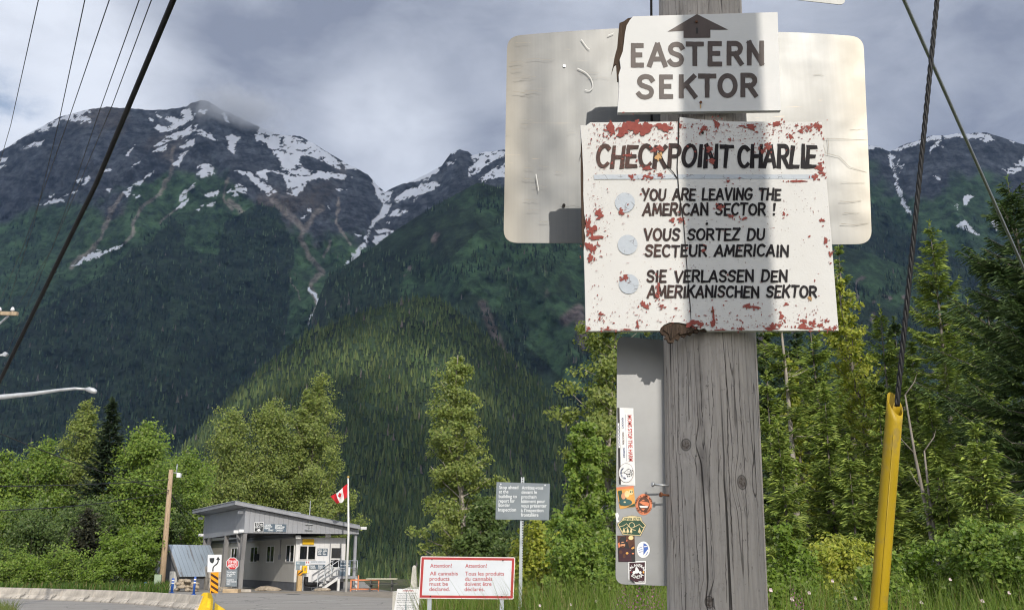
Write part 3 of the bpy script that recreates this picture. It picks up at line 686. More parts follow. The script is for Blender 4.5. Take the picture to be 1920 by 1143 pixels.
def roundrect(P, r, n=6):
    """rounded polygon through corner points (x,z)"""
    out = []; P = [np.array(p) for p in P]
    for i, p in enumerate(P):
        a, b = P[i - 1] - p, P[(i + 1) % len(P)] - p; a /= np.hypot(*a); b /= np.hypot(*b)
        for j in range(n + 1):
            t = j / n; out.append(tuple(p + a * r * (1 - t) ** 2 + b * r * t ** 2))
    return out
alu = thing('road_sign', 'large blank aluminium road sign seen from behind, fixed to the back of the wooden post', 'road sign', PA.o)
ol = roundrect(PA.many([(944, 455), (951, 68), (1163, 54), (1465, 63), (1616, 73), (1633, 459)]), .055)
mb = MB(); me_v = []
def sheetmesh(outline, y0, th, nx, nz, bend):
    """flat sheet with a slightly bent surface, filled on a grid inside the outline"""
    mb = MB(); bm = bmesh.new(); vs = [bm.verts.new((x, 0, z)) for x, z in outline]; f_ = bm.faces.new(vs)
    xs = [p[0] for p in outline]; zs_ = [p[1] for p in outline]
    for i in range(1, nx): bmesh.ops.bisect_plane(bm, geom=bm.verts[:] + bm.edges[:] + bm.faces[:], plane_co=(min(xs) + (max(xs) - min(xs)) * i / nx, 0, 0), plane_no=(1, 0, 0))
    for i in range(1, nz): bmesh.ops.bisect_plane(bm, geom=bm.verts[:] + bm.edges[:] + bm.faces[:], plane_co=(0, 0, min(zs_) + (max(zs_) - min(zs_)) * i / nz), plane_no=(0, 0, 1))
    for v in bm.verts: v.co.y = y0 + bend(v.co.x, v.co.z)
    g = bmesh.ops.solidify(bm, geom=bm.faces[:], thickness=th)
    return bm
def bmbuild(bm, name, mat, parent, smooth=False):
    bmesh.ops.recalc_face_normals(bm, faces=bm.faces); me = bpy.data.meshes.new(name)
    for f_ in bm.faces: f_.smooth = smooth
    bm.to_mesh(me); bm.free(); me.set_sharp_from_angle(angle=0.5); me.materials.append(mat); o = bpy.data.objects.new(name, me); COL.objects.link(o); o.parent = parent; return o
xr = max(p[0] for p in ol)
bm = sheetmesh(ol, 0, .003, 40, 26, lambda x, z: .010 * math.exp(-((x - .55) ** 2 + (z - .45) ** 2) / .03) * -1 + (.07 if x < 0 else -.13) * max(0, abs(x) - .45) ** 2 + .003 * sin(x * 7 + z * 3))
bmbuild(bm, 'panel', m_alu, alu, True)
for px, py, mt in ((1058, 126, m_galv), (1507, 129, m_galv), (1057, 386, m_hole)):
    x, z = PA(px, py); MB().tube([(x, -.010, z), (x, .004, z)], .006, 10).build('rivet' if mt is m_galv else 'hole', mt, alu)

rg = random.Random(21); mb = MB(); yq = -.014
for i in range(36):
    if rg.random() < .68: x0 = rg.uniform(950, 1130) if rg.random() < .75 else rg.uniform(1500, 1600); y0 = rg.uniform(75, 445); L_ = rg.uniform(6, 46) * (1.2 if x0 < 1000 else 1)
    else: x0 = rg.uniform(950, 990); y0 = rg.uniform(100, 400); L_ = rg.uniform(8, 30)
    P = [(x0 + L_ * j / 5, y0 + rg.uniform(-1.2, 1.2) + L_ * j / 5 * rg.uniform(-.05, .05)) for j in range(6)]; brush(mb, P, rg.uniform(.4, .8), .3, yq - i * 1e-5, PA, rg, True)
for P in ([(1540, 270), (1546, 290), (1572, 297), (1590, 316), (1622, 326)], [(1550, 262), (1552, 290)], [(1572, 380), (1590, 381), (1612, 379)], [(1575, 422), (1600, 424), (1625, 421)], [(1490, 262), (1560, 263), (1625, 266)]): brush(mb, P, .9, .5, yq - .0008, PA, rg, True)
mb.build('scratch', mk('scratch_brown', (.27, .235, .185), .7, .2), alu)
mb = MB()
for P in ([(1083, 132), (1098, 140), (1108, 152), (1111, 166), (1106, 173), (1097, 172)], [(1090, 78), (1100, 92), (1105, 96)], [(1140, 70), (1150, 66)], [(1005, 330), (1010, 360)]): brush(mb, crv(P), 1.6, 1.0, yq - .001, PA, rg, True)
mb.build('bright_scratch', m_swhite0, alu)

# ---- white paint, red primer, flakes
m_white, k = newmat('flaking_white_paint')
sp = k.noise(k.co, 150, 4, .6); low = k.noise(k.co, 7, 4, .6); md = k.noise(k.co, 26, 6, .7, .4)
c = k.mix(k.ramp(k.noise(k.co, 2.2, 4), .3, .7), (.545, .54, .525, 1), (.60, .595, .58, 1))
c = k.mix(k.math('MULTIPLY', k.ramp(k.math('ADD', sp, k.math('MULTIPLY', low, .35)), .84, .88), .85), c, (.16, .10, .085, 1))
c = k.mix(k.ramp(k.math('ADD', md, k.math('MULTIPLY', low, .5)), .985, 1.0), c, (.23, .055, .045, 1))
crz = k.noise(k.scale(k.co, (1, 1, 1)), 30, 5, .7, 1.0); c = k.mix(k.math('MULTIPLY', k.ramp(k.math('ABSOLUTE', k.math('SUBTRACT', crz, .5)), .006, .001), k.ramp(low, .5, .62, 0, .7)), c, (.45, .43, .41, 1))
principled(k, c, .55, 0, k.bump(k.math('ADD', sp, k.math('MULTIPLY', md, .6)), .25, .002), .35)
m_white2, k = newmat('worn_white_paint')
sp = k.noise(k.scale(k.co, (.6, 1, 2.2)), 70, 4, .6); low = k.noise(k.co, 4, 4, .6)
c = k.mix(k.ramp(low, .3, .7), (.555, .56, .56, 1), (.61, .61, .605, 1)); c = k.mix(k.ramp(k.math('ADD', k.noise(k.co, 85, 3, .6), k.math('MULTIPLY', low, .25)), .865, .89, 0, .8), c, (.2, .15, .12, 1))
principled(k, c, .5, 0, k.bump(sp, .25, .0015), .35)
m_red, k = newmat('red_primer'); n = k.noise(k.co, 60, 5); c = k.mix(n, (.17, .032, .028, 1), (.33, .085, .065, 1)); principled(k, c, .8, 0, k.bump(n, .4, .002))
m_ink, k = newmat('hand_lettering_black')
sx = k.new('ShaderNodeSeparateXYZ'); k.l.new(k.co, sx.inputs[0]); lo = k.noise(k.co, 9, 4, .6)
fade = k.ramp(k.math('ADD', sx.outputs[0], k.math('MULTIPLY', k.math('SUBTRACT', lo, .5), .5)), .0, -.38)
c = k.mix(fade, (.013, .011, .013, 1), (.085, .050, .042, 1)); sp = k.noise(k.co, 150, 4, .6)
c = k.mix(k.math('MULTIPLY', k.ramp(k.math('ADD', sp, k.math('MULTIPLY', fade, .10)), .69, .75), .8), c, (.30, .10, .08, 1)); c = k.mix(k.math('MULTIPLY', k.ramp(k.noise(k.scale(k.co, (1, 1, .3)), 60, 3), .62, .7, 0, .5), fade), c, (.12, .085, .075, 1))
principled(k, c, .6, 0, k.bump(sp, .2, .001), .15)
m_brown, k = newmat('hand_lettering_brown'); n = k.noise(k.scale(k.co, (1, 1, .4)), 40, 4); c = k.mix(n, (.038, .025, .022, 1), (.085, .062, .055, 1)); principled(k, c, .5, 0, k.bump(n, .2, .001))
m_greyp, k = newmat('grey_paint'); n = k.noise(k.co, 60, 5, .7); c = k.mix(n, (.37, .41, .46, 1), (.48, .52, .57, 1)); ce = k.new('ShaderNodeTexVoronoi', feature='DISTANCE_TO_EDGE', i_Scale=34.0); k.l.new(k.vmath('ADD', k.co, k.vmath('SCALE', k.noise(k.co, 30, 3, color=True))) if False else k.co, ce.inputs[0])
c = k.mix(k.math('MULTIPLY', k.ramp(ce.outputs[0], .035, .012), k.ramp(k.noise(k.co, 22, 3), .48, .6)), c, (.16, .16, .17, 1)); principled(k, c, .6, 0, k.bump(n, .3, .002))
m_ply = wood_mat('broken_plywood', [], (.075, .052, .038), (.02, .014, .01), 2.2)

# ---- EASTERN SEKTOR board
YE = PY - PR - .03; PE = Plane(YE, 1311, 118); rg = random.Random(3)
es = thing('wooden_sign', 'small white wooden sign with up arrow reading EASTERN SEKTOR', 'sign', PE.o, 0)
edge = [(1458, 23), (1464, 207), (1158, 211)]
jag = [(1161, 160), (1160, 140), (1164, 128), (1162, 112), (1168, 96), (1170, 80), (1172, 62), (1175, 48), (1181, 38), (1187, 31)]
MB().prism(PE.many(edge + jag), 0, .018).build('board', m_white2, es, 0)
e2 = [(1170, 150), (1158, 150), (1156, 118), (1150, 122), (1153, 104), (1158, 86), (1160, 64), (1162, 41), (1170, 38), (1178, 32), (1190, 30), (1196, 60)]
MB().prism(PE.many(e2), .008, .017).prism(PE.many([(1157, 112), (1151, 116), (1146, 139), (1152, 122)]), .010, .014).build('splintered_edge', m_ply, es)
mb = MB(); z5 = lambda x, y: PE(1130 + x / 4.969, y / 4.969)
mb.poly([z5(*p) for p in ((878, 135), (1168, 280), (1003, 280), (1003, 354), (753, 356), (753, 290), (605, 297))], -.0012)
def boxed(mb, ch, x0, x1, t0, b0, wd, plane_map, rg):
    q_ = 0
    for spt in GL[ch][1]:
        P = [(x0 + wd / 2 + gx * (x1 - x0 - wd), b0 - wd / 2 - gy * (b0 - t0 - wd)) for gx, gy in spt]; brush(mb, P, wd, wd * .96, -.0012 - q_ * 5e-5, plane_map, rg, True); q_ += 1
for ch, x0, x1, t, b in (('E', 257, 388, 404, 632), ('A', 414, 604, 398, 632), ('S', 598, 768, 392, 628), ('T', 770, 946, 390, 622), ('E', 972, 1116, 386, 622), ('R', 1148, 1312, 384, 616), ('N', 1336, 1510, 378, 616),
                         ('S', 308, 490, 692, 930), ('E', 520, 660, 696, 924), ('K', 702, 882, 692, 922), ('T', 884, 1062, 688, 916), ('O', 1068, 1258, 684, 916), ('R', 1276, 1446, 680, 912)):
    boxed(mb, ch, x0, x1, t, b, 46, z5, rg)
mb.build('lettering', m_brown, es)
for x, y in ((873, 208), (912, 958)):
    a, b = z5(x, y); MB().tube([(a, -.006, b), (a, .001, b)], .0045, 12).build('bolt', m_rust, es)
m_stain = mk('rust_stain', (.42, .27, .13), .6, .4, 60)
x, z = z5(912, 985); MB().poly([(x - .0022, z - .012), (x + .0018, z - .010), (x + .0028, z + .004), (x - .003, z + .004)], -.0007).build('rust_stain', m_stain, es)
x, z = z5(878, 290); MB().poly([(x - .003, z - .012), (x + .003, z - .012), (x + .004, z + .012), (x - .003, z + .012)], -.0018).build('streak', m_black, es)

# ---- CHECKPOINT CHARLIE board
YC = PY - PR - .032; PC = Plane(YC, 1331, 425); rg = random.Random(5)
cc_ = thing('wooden_sign', 'large flaking white wooden sign reading CHECKPOINT CHARLIE over three grey dots', 'sign', PC.o, 0)
Z6 = lambda x, y: PC(1080 + x / 2.598, 200 + y / 2.598)
left = [(497, 73), (497, 180), (490, 300), (500, 420), (522, 560), (540, 800), (556, 1000), (560, 1058), (530, 1056), (500, 1050), (455, 1050), (428, 1062), (412, 1078), (408, 1090), (48, 1092), (44, 880), (38, 690), (46, 640), (40, 600), (50, 575), (40, 520), (36, 430), (36, 330), (30, 200), (22, 110), (22, 92), (52, 90), (70, 77)]
right = [(505, 52), (600, 64), (760, 74), (1195, 76), (1240, 600), (1278, 1090), (640, 1092), (625, 1078), (600, 1086), (580, 1072), (563, 1058), (559, 1000), (543, 800), (526, 560), (504, 420), (494, 300), (502, 180)]
MB().prism([Z6(*p) for p in left], 0, .019).build('left_board', m_white, cc_)
MB().prism([Z6(*p) for p in right], -.002, .017).build('right_board', m_white, cc_)
chunk = [(408, 1090), (414, 1074), (428, 1066), (436, 1052), (452, 1050), (468, 1042), (510, 1044), (540, 1050), (570, 1054), (610, 1066), (650, 1070), (640, 1092), (604, 1090), (596, 1100), (572, 1098), (560, 1112), (544, 1106), (530, 1122), (512, 1114), (500, 1136), (484, 1128), (476, 1148), (450, 1146), (444, 1130), (430, 1128), (440, 1112), (420, 1108)]
MB().prism([Z6(*p) for p in chunk], .006, .016).prism([Z6(*p) for p in [(425, 1085), (470, 1058), (540, 1066), (500, 1100), (460, 1135), (452, 1105)]], .001, .007).prism([Z6(*p) for p in [(500, 1075), (600, 1070), (560, 1098), (505, 1110)]], -.002, .006).build('broken_bottom_edge', m_ply, cc_)
MB().prism([Z6(*p) for p in [(26, 95), (33, 95), (38, 330), (44, 540), (56, 580), (44, 660), (48, 700), (36, 690), (30, 640), (28, 560), (24, 330)]], .004, .017).build('splintered_edge', m_ply, cc_)
mb = MB(); TI = -.0032
painted(mb, 'CHECKPOINT', 104, 752, 300, 114, 19.5, TI, Z6, rg); painted(mb, 'CHARLIE', 790, 1160, 301, 114, 19.5, TI - .0004, Z6, rg)
for tx, x0, x1, yb in (('YOU ARE LEAVING THE', 322, 992, 459), ('AMERICAN SECTOR !', 328, 966, 532), ('VOUS SORTEZ DU', 332, 914, 654), ('SECTEUR AMERICAIN', 338, 1030, 733), ('SIE VERLASSEN DEN', 346, 1024, 856), ('AMERIKANISCHEN SEKTOR', 350, 1166, 932)):
    painted(mb, tx, x0, x1, yb, 60, 10.8, TI, Z6, rg)
mb.build('lettering', m_ink, cc_)
mb = MB(); mb.poly([Z6(*p) for p in ((86, 333), (500, 332), (1160, 332), (1158, 354), (500, 353), (88, 355))], -.0028)
mb.build('underline', m_greyp, cc_)
for x, y in ((238, 468), (251, 673), (257, 864)):
    MB().poly([Z6(x + 48 * cos(a * .2618) * (1 + .02 * rg.random()), y + 48 * sin(a * .2618)) for a in range(24)], -.0028).build('dot', m_greyp, cc_)
mb = MB(); pn = np.random.RandomState(4)
def flake(cx, cy, rx, ry, y=-.0042):
    n = 22; ph = pn.rand(3) * 6; P = []
    for j in range(n):
        a = 2 * pi * j / n; r = 1 + .3 * sin(2 * a + ph[0]) + .22 * sin(5 * a + ph[1]) + .35 * (pn.rand() - .5)
        P.append(Z6(cx + rx * r * cos(a), cy + ry * r * sin(a)))
    mb.poly(P, y - pn.rand() * 3e-4)
big = [(170, 105, 20, 26), (235, 112, 32, 30), (285, 105, 40, 28), (340, 110, 34, 24), (425, 102, 34, 20), (505, 90, 8, 10), (685, 90, 12, 28), (622, 108, 16, 12), (850, 100, 30, 14), (975, 85, 24, 10), (1045, 148, 14, 12), (1175, 98, 20, 18), (1188, 300, 24, 16), (1166, 345, 16, 12), (1205, 330, 8, 8),
       (112, 525, 22, 18), (80, 600, 26, 22), (95, 640, 30, 14), (62, 680, 18, 26), (70, 740, 16, 20), (90, 690, 14, 12), (60, 570, 12, 30), (345, 342, 20, 11), (265, 342, 14, 9), (345, 300, 22, 10), (410, 205, 22, 14), (385, 215, 10, 8), (410, 335, 16, 9), (255, 240, 14, 8), (650, 205, 16, 14), (660, 265, 22, 10), (930, 195, 16, 18), (905, 222, 12, 10), (740, 365, 10, 7), (1080, 365, 40, 7),
       (218, 512, 14, 14), (240, 830, 18, 12), (220, 845, 8, 8), (510, 550, 14, 12), (470, 552, 12, 12), (700, 490, 14, 14), (755, 535, 14, 8), (820, 545, 12, 6), (1012, 522, 8, 8), (1195, 555, 12, 10), (1215, 655, 10, 12), (1235, 720, 8, 14), (620, 700, 10, 8), (400, 885, 8, 30), (395, 925, 10, 14), (325, 960, 16, 14), (345, 975, 12, 10), (415, 970, 10, 8), (835, 970, 20, 8), (870, 978, 28, 8), (1000, 1025, 14, 12), (1020, 965, 10, 6),
       (118, 1010, 9, 9), (115, 1035, 6, 8), (300, 1065, 8, 12), (575, 1052, 34, 12), (550, 1066, 18, 9), (605, 1062, 14, 12), (668, 1020, 8, 40), (665, 1055, 12, 16), (800, 1082, 16, 6), (945, 1082, 34, 8), (960, 1070, 20, 9), (990, 1065, 12, 8), (1100, 1070, 26, 12), (1135, 1080, 18, 10), (1150, 1055, 16, 12), (1110, 1045, 12, 12), (1185, 1065, 14, 10), (1215, 1045, 8, 8), (1225, 1085, 22, 6), (1260, 1075, 8, 10), (1095, 120, 14, 10), (1130, 105, 14, 12), (62, 1080, 8, 10), (250, 1086, 30, 4), (150, 1086, 30, 4), (700, 1088, 30, 3)]
for iq, q in enumerate(big):
    fq = .98 if iq < 5 else .8; flake(q[0], q[1], q[2] * fq, q[3] * fq); [flake(q[0] + pn.randn() * q[2] * .6, q[1] + pn.randn() * q[3] * .6, q[2] * .35, q[3] * .35) for _ in range(4)]
    for _ in range(5): flake(q[0] + pn.randn() * q[2] * 1.3, q[1] + pn.randn() * q[3] * 1.3, 1.5 + pn.rand() * 4, 1.5 + pn.rand() * 4)
for _ in range(1000):
    u = pn.rand(); x, y = 60 + 1150 * pn.rand(), 90 + 990 * pn.rand()
    if u < .5: y = 85 + abs(pn.randn()) * 60
    elif u < .75: y = 1080 - abs(pn.randn()) * 70
    elif u < .85: x = 60 + abs(pn.randn()) * 50
    x = min(max(x, 50), 1190 + (y - 80) * .075); flake(x, y, 1.1 + pn.rand() ** 3.5 * 6, 1.1 + pn.rand() ** 3.5 * 4.5)
mb.build('bare_primer', m_red, cc_)
mb = MB(); brush(mb, [(499, 60), (497, 180), (492, 300), (500, 420), (523, 560), (541, 800), (558, 1000)], 5, 2.5, -.0052, Z6, rg, True)
brush(mb, [(405, 230), (440, 290), (470, 320), (490, 350)], 2, 6, -.0053, Z6, rg, True)
for _ in range(60):
    x = 500 + pn.rand() * 200; y = 380 + pn.rand() * 300; mb.poly([Z6(x, y), Z6(x + 7 * pn.randn(), y + 2 * pn.randn()), Z6(x + 6 * pn.rand(), y + 5 * pn.rand())], -.0054)
mb.build('crack', m_hole, cc_)
m_tan = mk('bare_wood', (.42, .25, .11), .8, .3, 40)
mb = MB(); flake(402, 245, 14, 22, -.005); mb.build('bare_wood', m_tan, cc_); mb = MB(); flake(1138, 936, 8, 11, -.005); mb.build('bare_wood', m_tan, cc_)
for x, y, mt in ((616, 130, m_hole), (636, 572, m_hole), (662, 998, m_rust)):
    a, b = Z6(x, y); MB().tube([(a, -.007, b), (a, .001, b)], .0042, 10).build('bolt', mt, cc_)

# ---- narrow sheet metal sign with stickers
YS = PY + .02; PS = Plane(YS, 1205, 865)
m_gmetal = mk('grey_sheet_metal', (.27, .275, .28), .42, .12, 5, .12, 90, .001, metal=.35, dirt=(16, .68, (.2, .2, .2)))
ns = thing('metal_sign', 'narrow grey metal sign covered in stickers, fixed to the side of the wooden post', 'sign', PS.o)
bm = sheetmesh(roundrect(PS.many([(1157, 630), (1290, 642), (1290, 1099), (1154, 1094)]), .030), 0, .003, 6, 14, lambda x, z: 0); bmbuild(bm, 'panel', m_gmetal, ns, True)
def flatmat(name, c, rough=.45): return mk(name, c, rough, .12, 30, .05, 200, .0005)
C_ = {n_: flatmat('sticker_' + n_, c) for n_, c in dict(white=(.80, .80, .80), black=(.018, .016, .02), red=(.50, .045, .04), navy=(.03, .06, .2), orange=(.72, .22, .10), amber=(.72, .36, .08), green=(.02, .07, .04), cream=(.72, .60, .33), teal=(.03, .10, .10), brown=(.10, .035, .018), skin=(.62, .30, .16), maroon=(.045, .012, .022), blue=(.06, .13, .42), pale=(.78, .62, .30)).items()}
class Layers:
    """flat printed layers of a sticker, each a hair above the last"""
    def __init__(self, mp, y=-.0042): self.mb = MB(); self.mp = mp; self.y = y; self.mats = []; self.i = 0
    def use(self, mname):
        m = C_[mname]
        if m not in self.mats: self.mats.append(m)
        self.mb.cur = self.mats.index(m); self.i += 1; return self.y - self.i * 2e-4
    def poly(self, mname, P): y = self.use(mname); self.mb.poly([self.mp(*p) for p in P], y)
    def oval(self, mname, cx, cy, rx, ry, n=28): self.poly(mname, [(cx + rx * cos(2 * pi * j / n), cy + ry * sin(2 * pi * j / n)) for j in range(n)])
    def line(self, mname, P, w_): y = self.use(mname); brush(self.mb, P, w_, w_, y, self.mp, rg, True)
    def text(self, mname, s, x, yb, cap, **kw): y = self.use(mname); ptext(self.mb, s, x, yb, cap, self.mp, y, **kw)
    def ringtext(self, mname, s, cx, cy, r, a0, a1, cap, inward=False):
        y = self.use(mname); n = max(1, len(s) - 1)
        for i, ch in enumerate(s):
            if ch == ' ': continue
            a = R(a0 + (a1 - a0) * i / n); ptext(self.mb, ch, cx + r * cos(a), cy + r * sin(a), cap, self.mp, y, rot=a + (pi / 2 if not inward else -pi / 2), center=True)
    def build(self, name, parent, label=None): o = self.mb.build(name, self.mats, parent); tag(o, label); return o
q4 = lambda x, y: PS(1145 + x / 6.72, 750 + y / 6.72)
L = Layers(q4); L.poly('white', [(78, 92), (284, 102), (308, 1075), (90, 1062)]); L.poly('black', [(80, 94), (110, 96), (128, 1062), (96, 1060)]); L.poly('white', [(88, 290), (106, 290), (116, 600), (96, 600)])
L.text('navy', 'WWW.', 92, 310, 12, rot=pi / 2 - .03, width=280, bold=.01); L.text('red', 'MOMS STOP THE HARM', 210, 190, 46, rot=pi / 2 - .028, width=578, bold=.02)
L.line('navy', [(185, 180), (200, 765)], 2.5); L.text('navy', 'ADVOCACY', 136, 218, 21, rot=pi / 2 - .02, width=140, bold=.01); L.text('brown', 'EDUCATION', 143, 405, 21, rot=pi / 2 - .02, width=150, bold=.01); L.text('navy', 'SUPPORT', 152, 600, 21, rot=pi / 2 - .02, width=126, bold=.01)
L.oval('brown', 192, 915, 94, 122); L.oval('white', 192, 915, 90, 118); L.line('black', [(130, 915), (160, 912), (190, 925), (235, 935)], 9); L.line('black', [(160, 912), (190, 890), (230, 862), (245, 880)], 6); L.line('black', [(190, 925), (215, 960), (240, 962)], 5); L.line('black', [(205, 900), (240, 900), (270, 915)], 4)
for _ in range(16): L.oval('black', 205 + rg.random() * 66, 865 + rg.random() * 100, 7, 5, 6)
L.line('black', [(130, 915), (135, 880)], 4); L.line('black', [(130, 915), (140, 950)], 4); L.ringtext('navy', 'MOMS STOP THE HARM', 192, 915, 76, 232, 100, 15, True); L.build('sticker', ns, 'long white sticker reading MOMS STOP THE HARM')
q5 = lambda x, y: PS(1145 + x / 5.443, 900 + y / 5.443)
L = Layers(q5); L.poly('amber', [(55, 72), (232, 55), (252, 268), (92, 292)]); L.poly('orange', [(55, 72), (232, 55), (234, 78), (62, 96)]); L.poly('green', [(70, 110), (110, 100), (120, 150), (160, 180), (150, 262), (95, 255)]); L.oval('skin', 130, 160, 24, 34); L.oval('pale', 165, 140, 26, 34); L.oval('pale', 205, 122, 24, 26); L.oval('green', 200, 118, 6, 10); L.oval('green', 218, 116, 5, 9); L.oval('teal', 150, 225, 66, 34); L.oval('cream', 142, 222, 12, 8); L.poly('green', [(190, 260), (240, 235), (250, 262), (160, 276)]); L.build('sticker', ns, 'square amber and green cartoon sticker')
L = Layers(q5); L.oval('orange', 337, 245, 84, 108, 36); L.oval('brown', 337, 245, 60, 78); L.poly('orange', [(290, 225), (330, 195), (395, 235), (385, 265), (330, 250)]); L.poly('brown', [(300, 212), (390, 205), (380, 222)]); L.poly('white', [(290, 258), (380, 262), (372, 280), (300, 278)]); L.poly('orange', [(305, 285), (350, 290), (330, 310)])
L.ringtext('brown', 'WHEELS AND MORE', 337, 245, 74, 190, 350, 17); L.ringtext('brown', 'PUBLIC SERVICE', 337, 245, 90, 150, 30, 17, True); L.build('sticker', ns, 'round orange sticker with a dark middle')
L = Layers(q5); bd = [(125, 378), (215, 358), (310, 376), (316, 412), (358, 458), (302, 566), (122, 552), (68, 446), (112, 408)]
sh_ = lambda P, f_: [(214 + (x - 214) * f_, 462 + (y - 462) * f_) for x, y in P]
L.poly('black', sh_(bd, 1.03)); L.poly('cream', bd); L.poly('green', sh_(bd, .93)); L.poly('cream', [(128, 385), (215, 368), (304, 384), (304, 412), (128, 410)]); L.text('green', 'GEYER GUYS', 134, 412, 26, width=166, bold=.03)
L.oval('cream', 213, 457, 30, 30); L.oval('green', 213, 457, 25, 25); L.line('cream', [(95, 470), (130, 462), (160, 440), (190, 475), (215, 500), (250, 508)], 6); L.line('cream', [(230, 480), (290, 448), (318, 478), (335, 480)], 6); L.line('cream', [(150, 490), (180, 468), (215, 498)], 5)
for x, s_ in ((133, 1.1), (172, .95), (206, .8), (292, 1.05)): L.poly('cream', [(x, 480 + 10 * (1 - s_)), (x + 17 * s_, 530), (x + 3, 530), (x + 3, 540), (x - 3, 540), (x - 3, 530), (x - 17 * s_, 530)])
L.build('sticker', ns, 'green badge sticker reading GEYER GUYS')
L = Layers(q5); L.poly('black', [(66, 562), (242, 562), (250, 832), (78, 828)]); L.poly('brown', [(68, 566), (140, 564), (150, 640), (84, 690)]); L.poly('brown', [(150, 566), (240, 564), (246, 700), (190, 690)]); L.poly('orange', [(72, 640), (92, 630), (98, 672), (80, 690)]); L.oval('pale', 205, 585, 26, 22, 12); L.oval('orange', 150, 610, 20, 14, 10); L.oval('brown', 165, 600, 12, 10, 8)
L.oval('black', 122, 612, 36, 40); L.oval('skin', 122, 655, 24, 30); L.poly('black', [(88, 640), (158, 628), (160, 644), (90, 652)]); L.oval('brown', 122, 676, 18, 10); L.poly('maroon', [(78, 720), (110, 688), (140, 688), (180, 700), (226, 650), (240, 665), (200, 740), (215, 826), (80, 826)]); L.oval('brown', 100, 730, 18, 20, 9); L.oval('amber', 165, 742, 14, 12, 9); L.oval('brown', 135, 770, 14, 22, 9); L.oval('orange', 225, 745, 12, 8, 8); L.poly('amber', [(205, 690), (235, 672), (240, 690), (215, 704)])
L.build('sticker', ns, 'dark photo sticker of a person in a black hat')
L = Layers(q5); L.oval('white', 332, 706, 66, 84); L.poly('blue', [(332 + 50 * cos(R(a)), 706 + 66 * sin(R(a))) for a in range(-90, 91, 10)]); L.poly('white', [(325, 770), (378, 700), (382, 716), (345, 776)]); L.line('blue', [(285, 690), (322, 676)], 5); L.line('blue', [(284, 712), (322, 700)], 5); L.line('blue', [(290, 732), (322, 724)], 5); L.poly('white', [(340, 670), (368, 668), (372, 676), (340, 680)]); L.build('sticker', ns, 'white oval sticker with a blue half')
L = Layers(q5); L.poly('white', [(178, 826), (358, 820), (354, 1052), (250, 1050), (180, 1016)]); L.poly('maroon', [(188, 838), (348, 832), (344, 1040), (256, 1038), (190, 1006)]); L.ringtext('white', 'CALAVERAS', 268, 950, 72, 208, 332, 26); L.ringtext('white', 'SONORA', 268, 915, 84, 132, 48, 28, True)
L.oval('white', 238, 938, 16, 16, 14); L.oval('white', 300, 938, 14, 14, 14); L.oval('white', 262, 930, 22, 18, 12); L.poly('white', [(246, 920), (252, 885), (266, 882), (286, 915), (292, 938), (250, 946)]); L.poly('red', [(200, 935), (215, 928), (210, 940)]); L.oval('amber', 332, 935, 9, 12, 10); L.poly('black', [(180, 1008), (215, 1012), (252, 1046), (230, 1040)]); L.text('white', 'SINCE', 282, 1036, 11, width=58); L.build('sticker', ns, 'dark sticker reading CALAVERAS SONORA')
L = Layers(q5); L.poly('white', [(46, 338), (72, 328), (84, 360), (70, 400), (88, 418), (60, 430), (52, 380)]); L.build('sticker', ns, 'torn scrap of white sticker')

# ---- corner of another sign above, just in the picture
P3 = Plane(PY + .3, 1500, -120); ts = thing('road_sign', 'pale road sign high above the wooden post, only its lower corner in view', 'road sign', P3.o)
bm = sheetmesh(roundrect(P3.many([(1240, -28), (1585, 10), (1580, -300), (1240, -300)]), .03), 0, .003, 4, 4, lambda x, z: 0); bmbuild(bm, 'panel', m_alu, ts)
MB().bar(P3(1300, -200)[0:1] + (.02,) + P3(1300, -200)[1:], (P3(1300, -250)[0] - .1, .05, P3(1300, -250)[1]), .03).build('bracket', m_galv, ts)

# ---- second post beside the viewer: its shadow lies down the middle of the signs
mid = pt(1334, 320, YE); fx, fy = (SDIR[0] / -SDIR[1], 0)
sp2 = mid + np.array([SDIR[0], SDIR[1], 0]) / math.hypot(SDIR[0], SDIR[1]) * 3.3
p2 = thing('utility_pole', 'second wooden pole, standing beside the road and shading the signs', 'utility pole', (sp2[0], sp2[1], 0))
MB().tube([(pdir[0] * (z - sp2[2]), 0, z) for z in (-.3, 3, 6, 9.5)], [.15, .145, .138, .13], 32).build('shaft', m_post, p2)

# ================================================================== cables
def cable(name, label, pts, r, mat, cat='cable', group=None, n=6, sag=0.0, seg=10):
    P = [np.array(p, float) for p in pts]; Q = []
    for a, b in zip(P[:-1], P[1:]):
        for i in range(seg): t = i / seg; Q.append(a + (b - a) * t - np.array([0, 0, sag * 4 * t * (1 - t)]))
    Q.append(P[-1]); o = MB().tube(Q, r, n).build(name, mat); return tag(o, label, cat, group)
m_wire = mk('dark_wire', (.03, .03, .032), .5, .2, 3)
m_steel = mk('stranded_steel', (.36, .38, .41), .4, .3, 60, .6, 40, .004, metal=.6, stretch=(1, 1, 4))
ext = lambda a, b, t: a + (b - a) * t
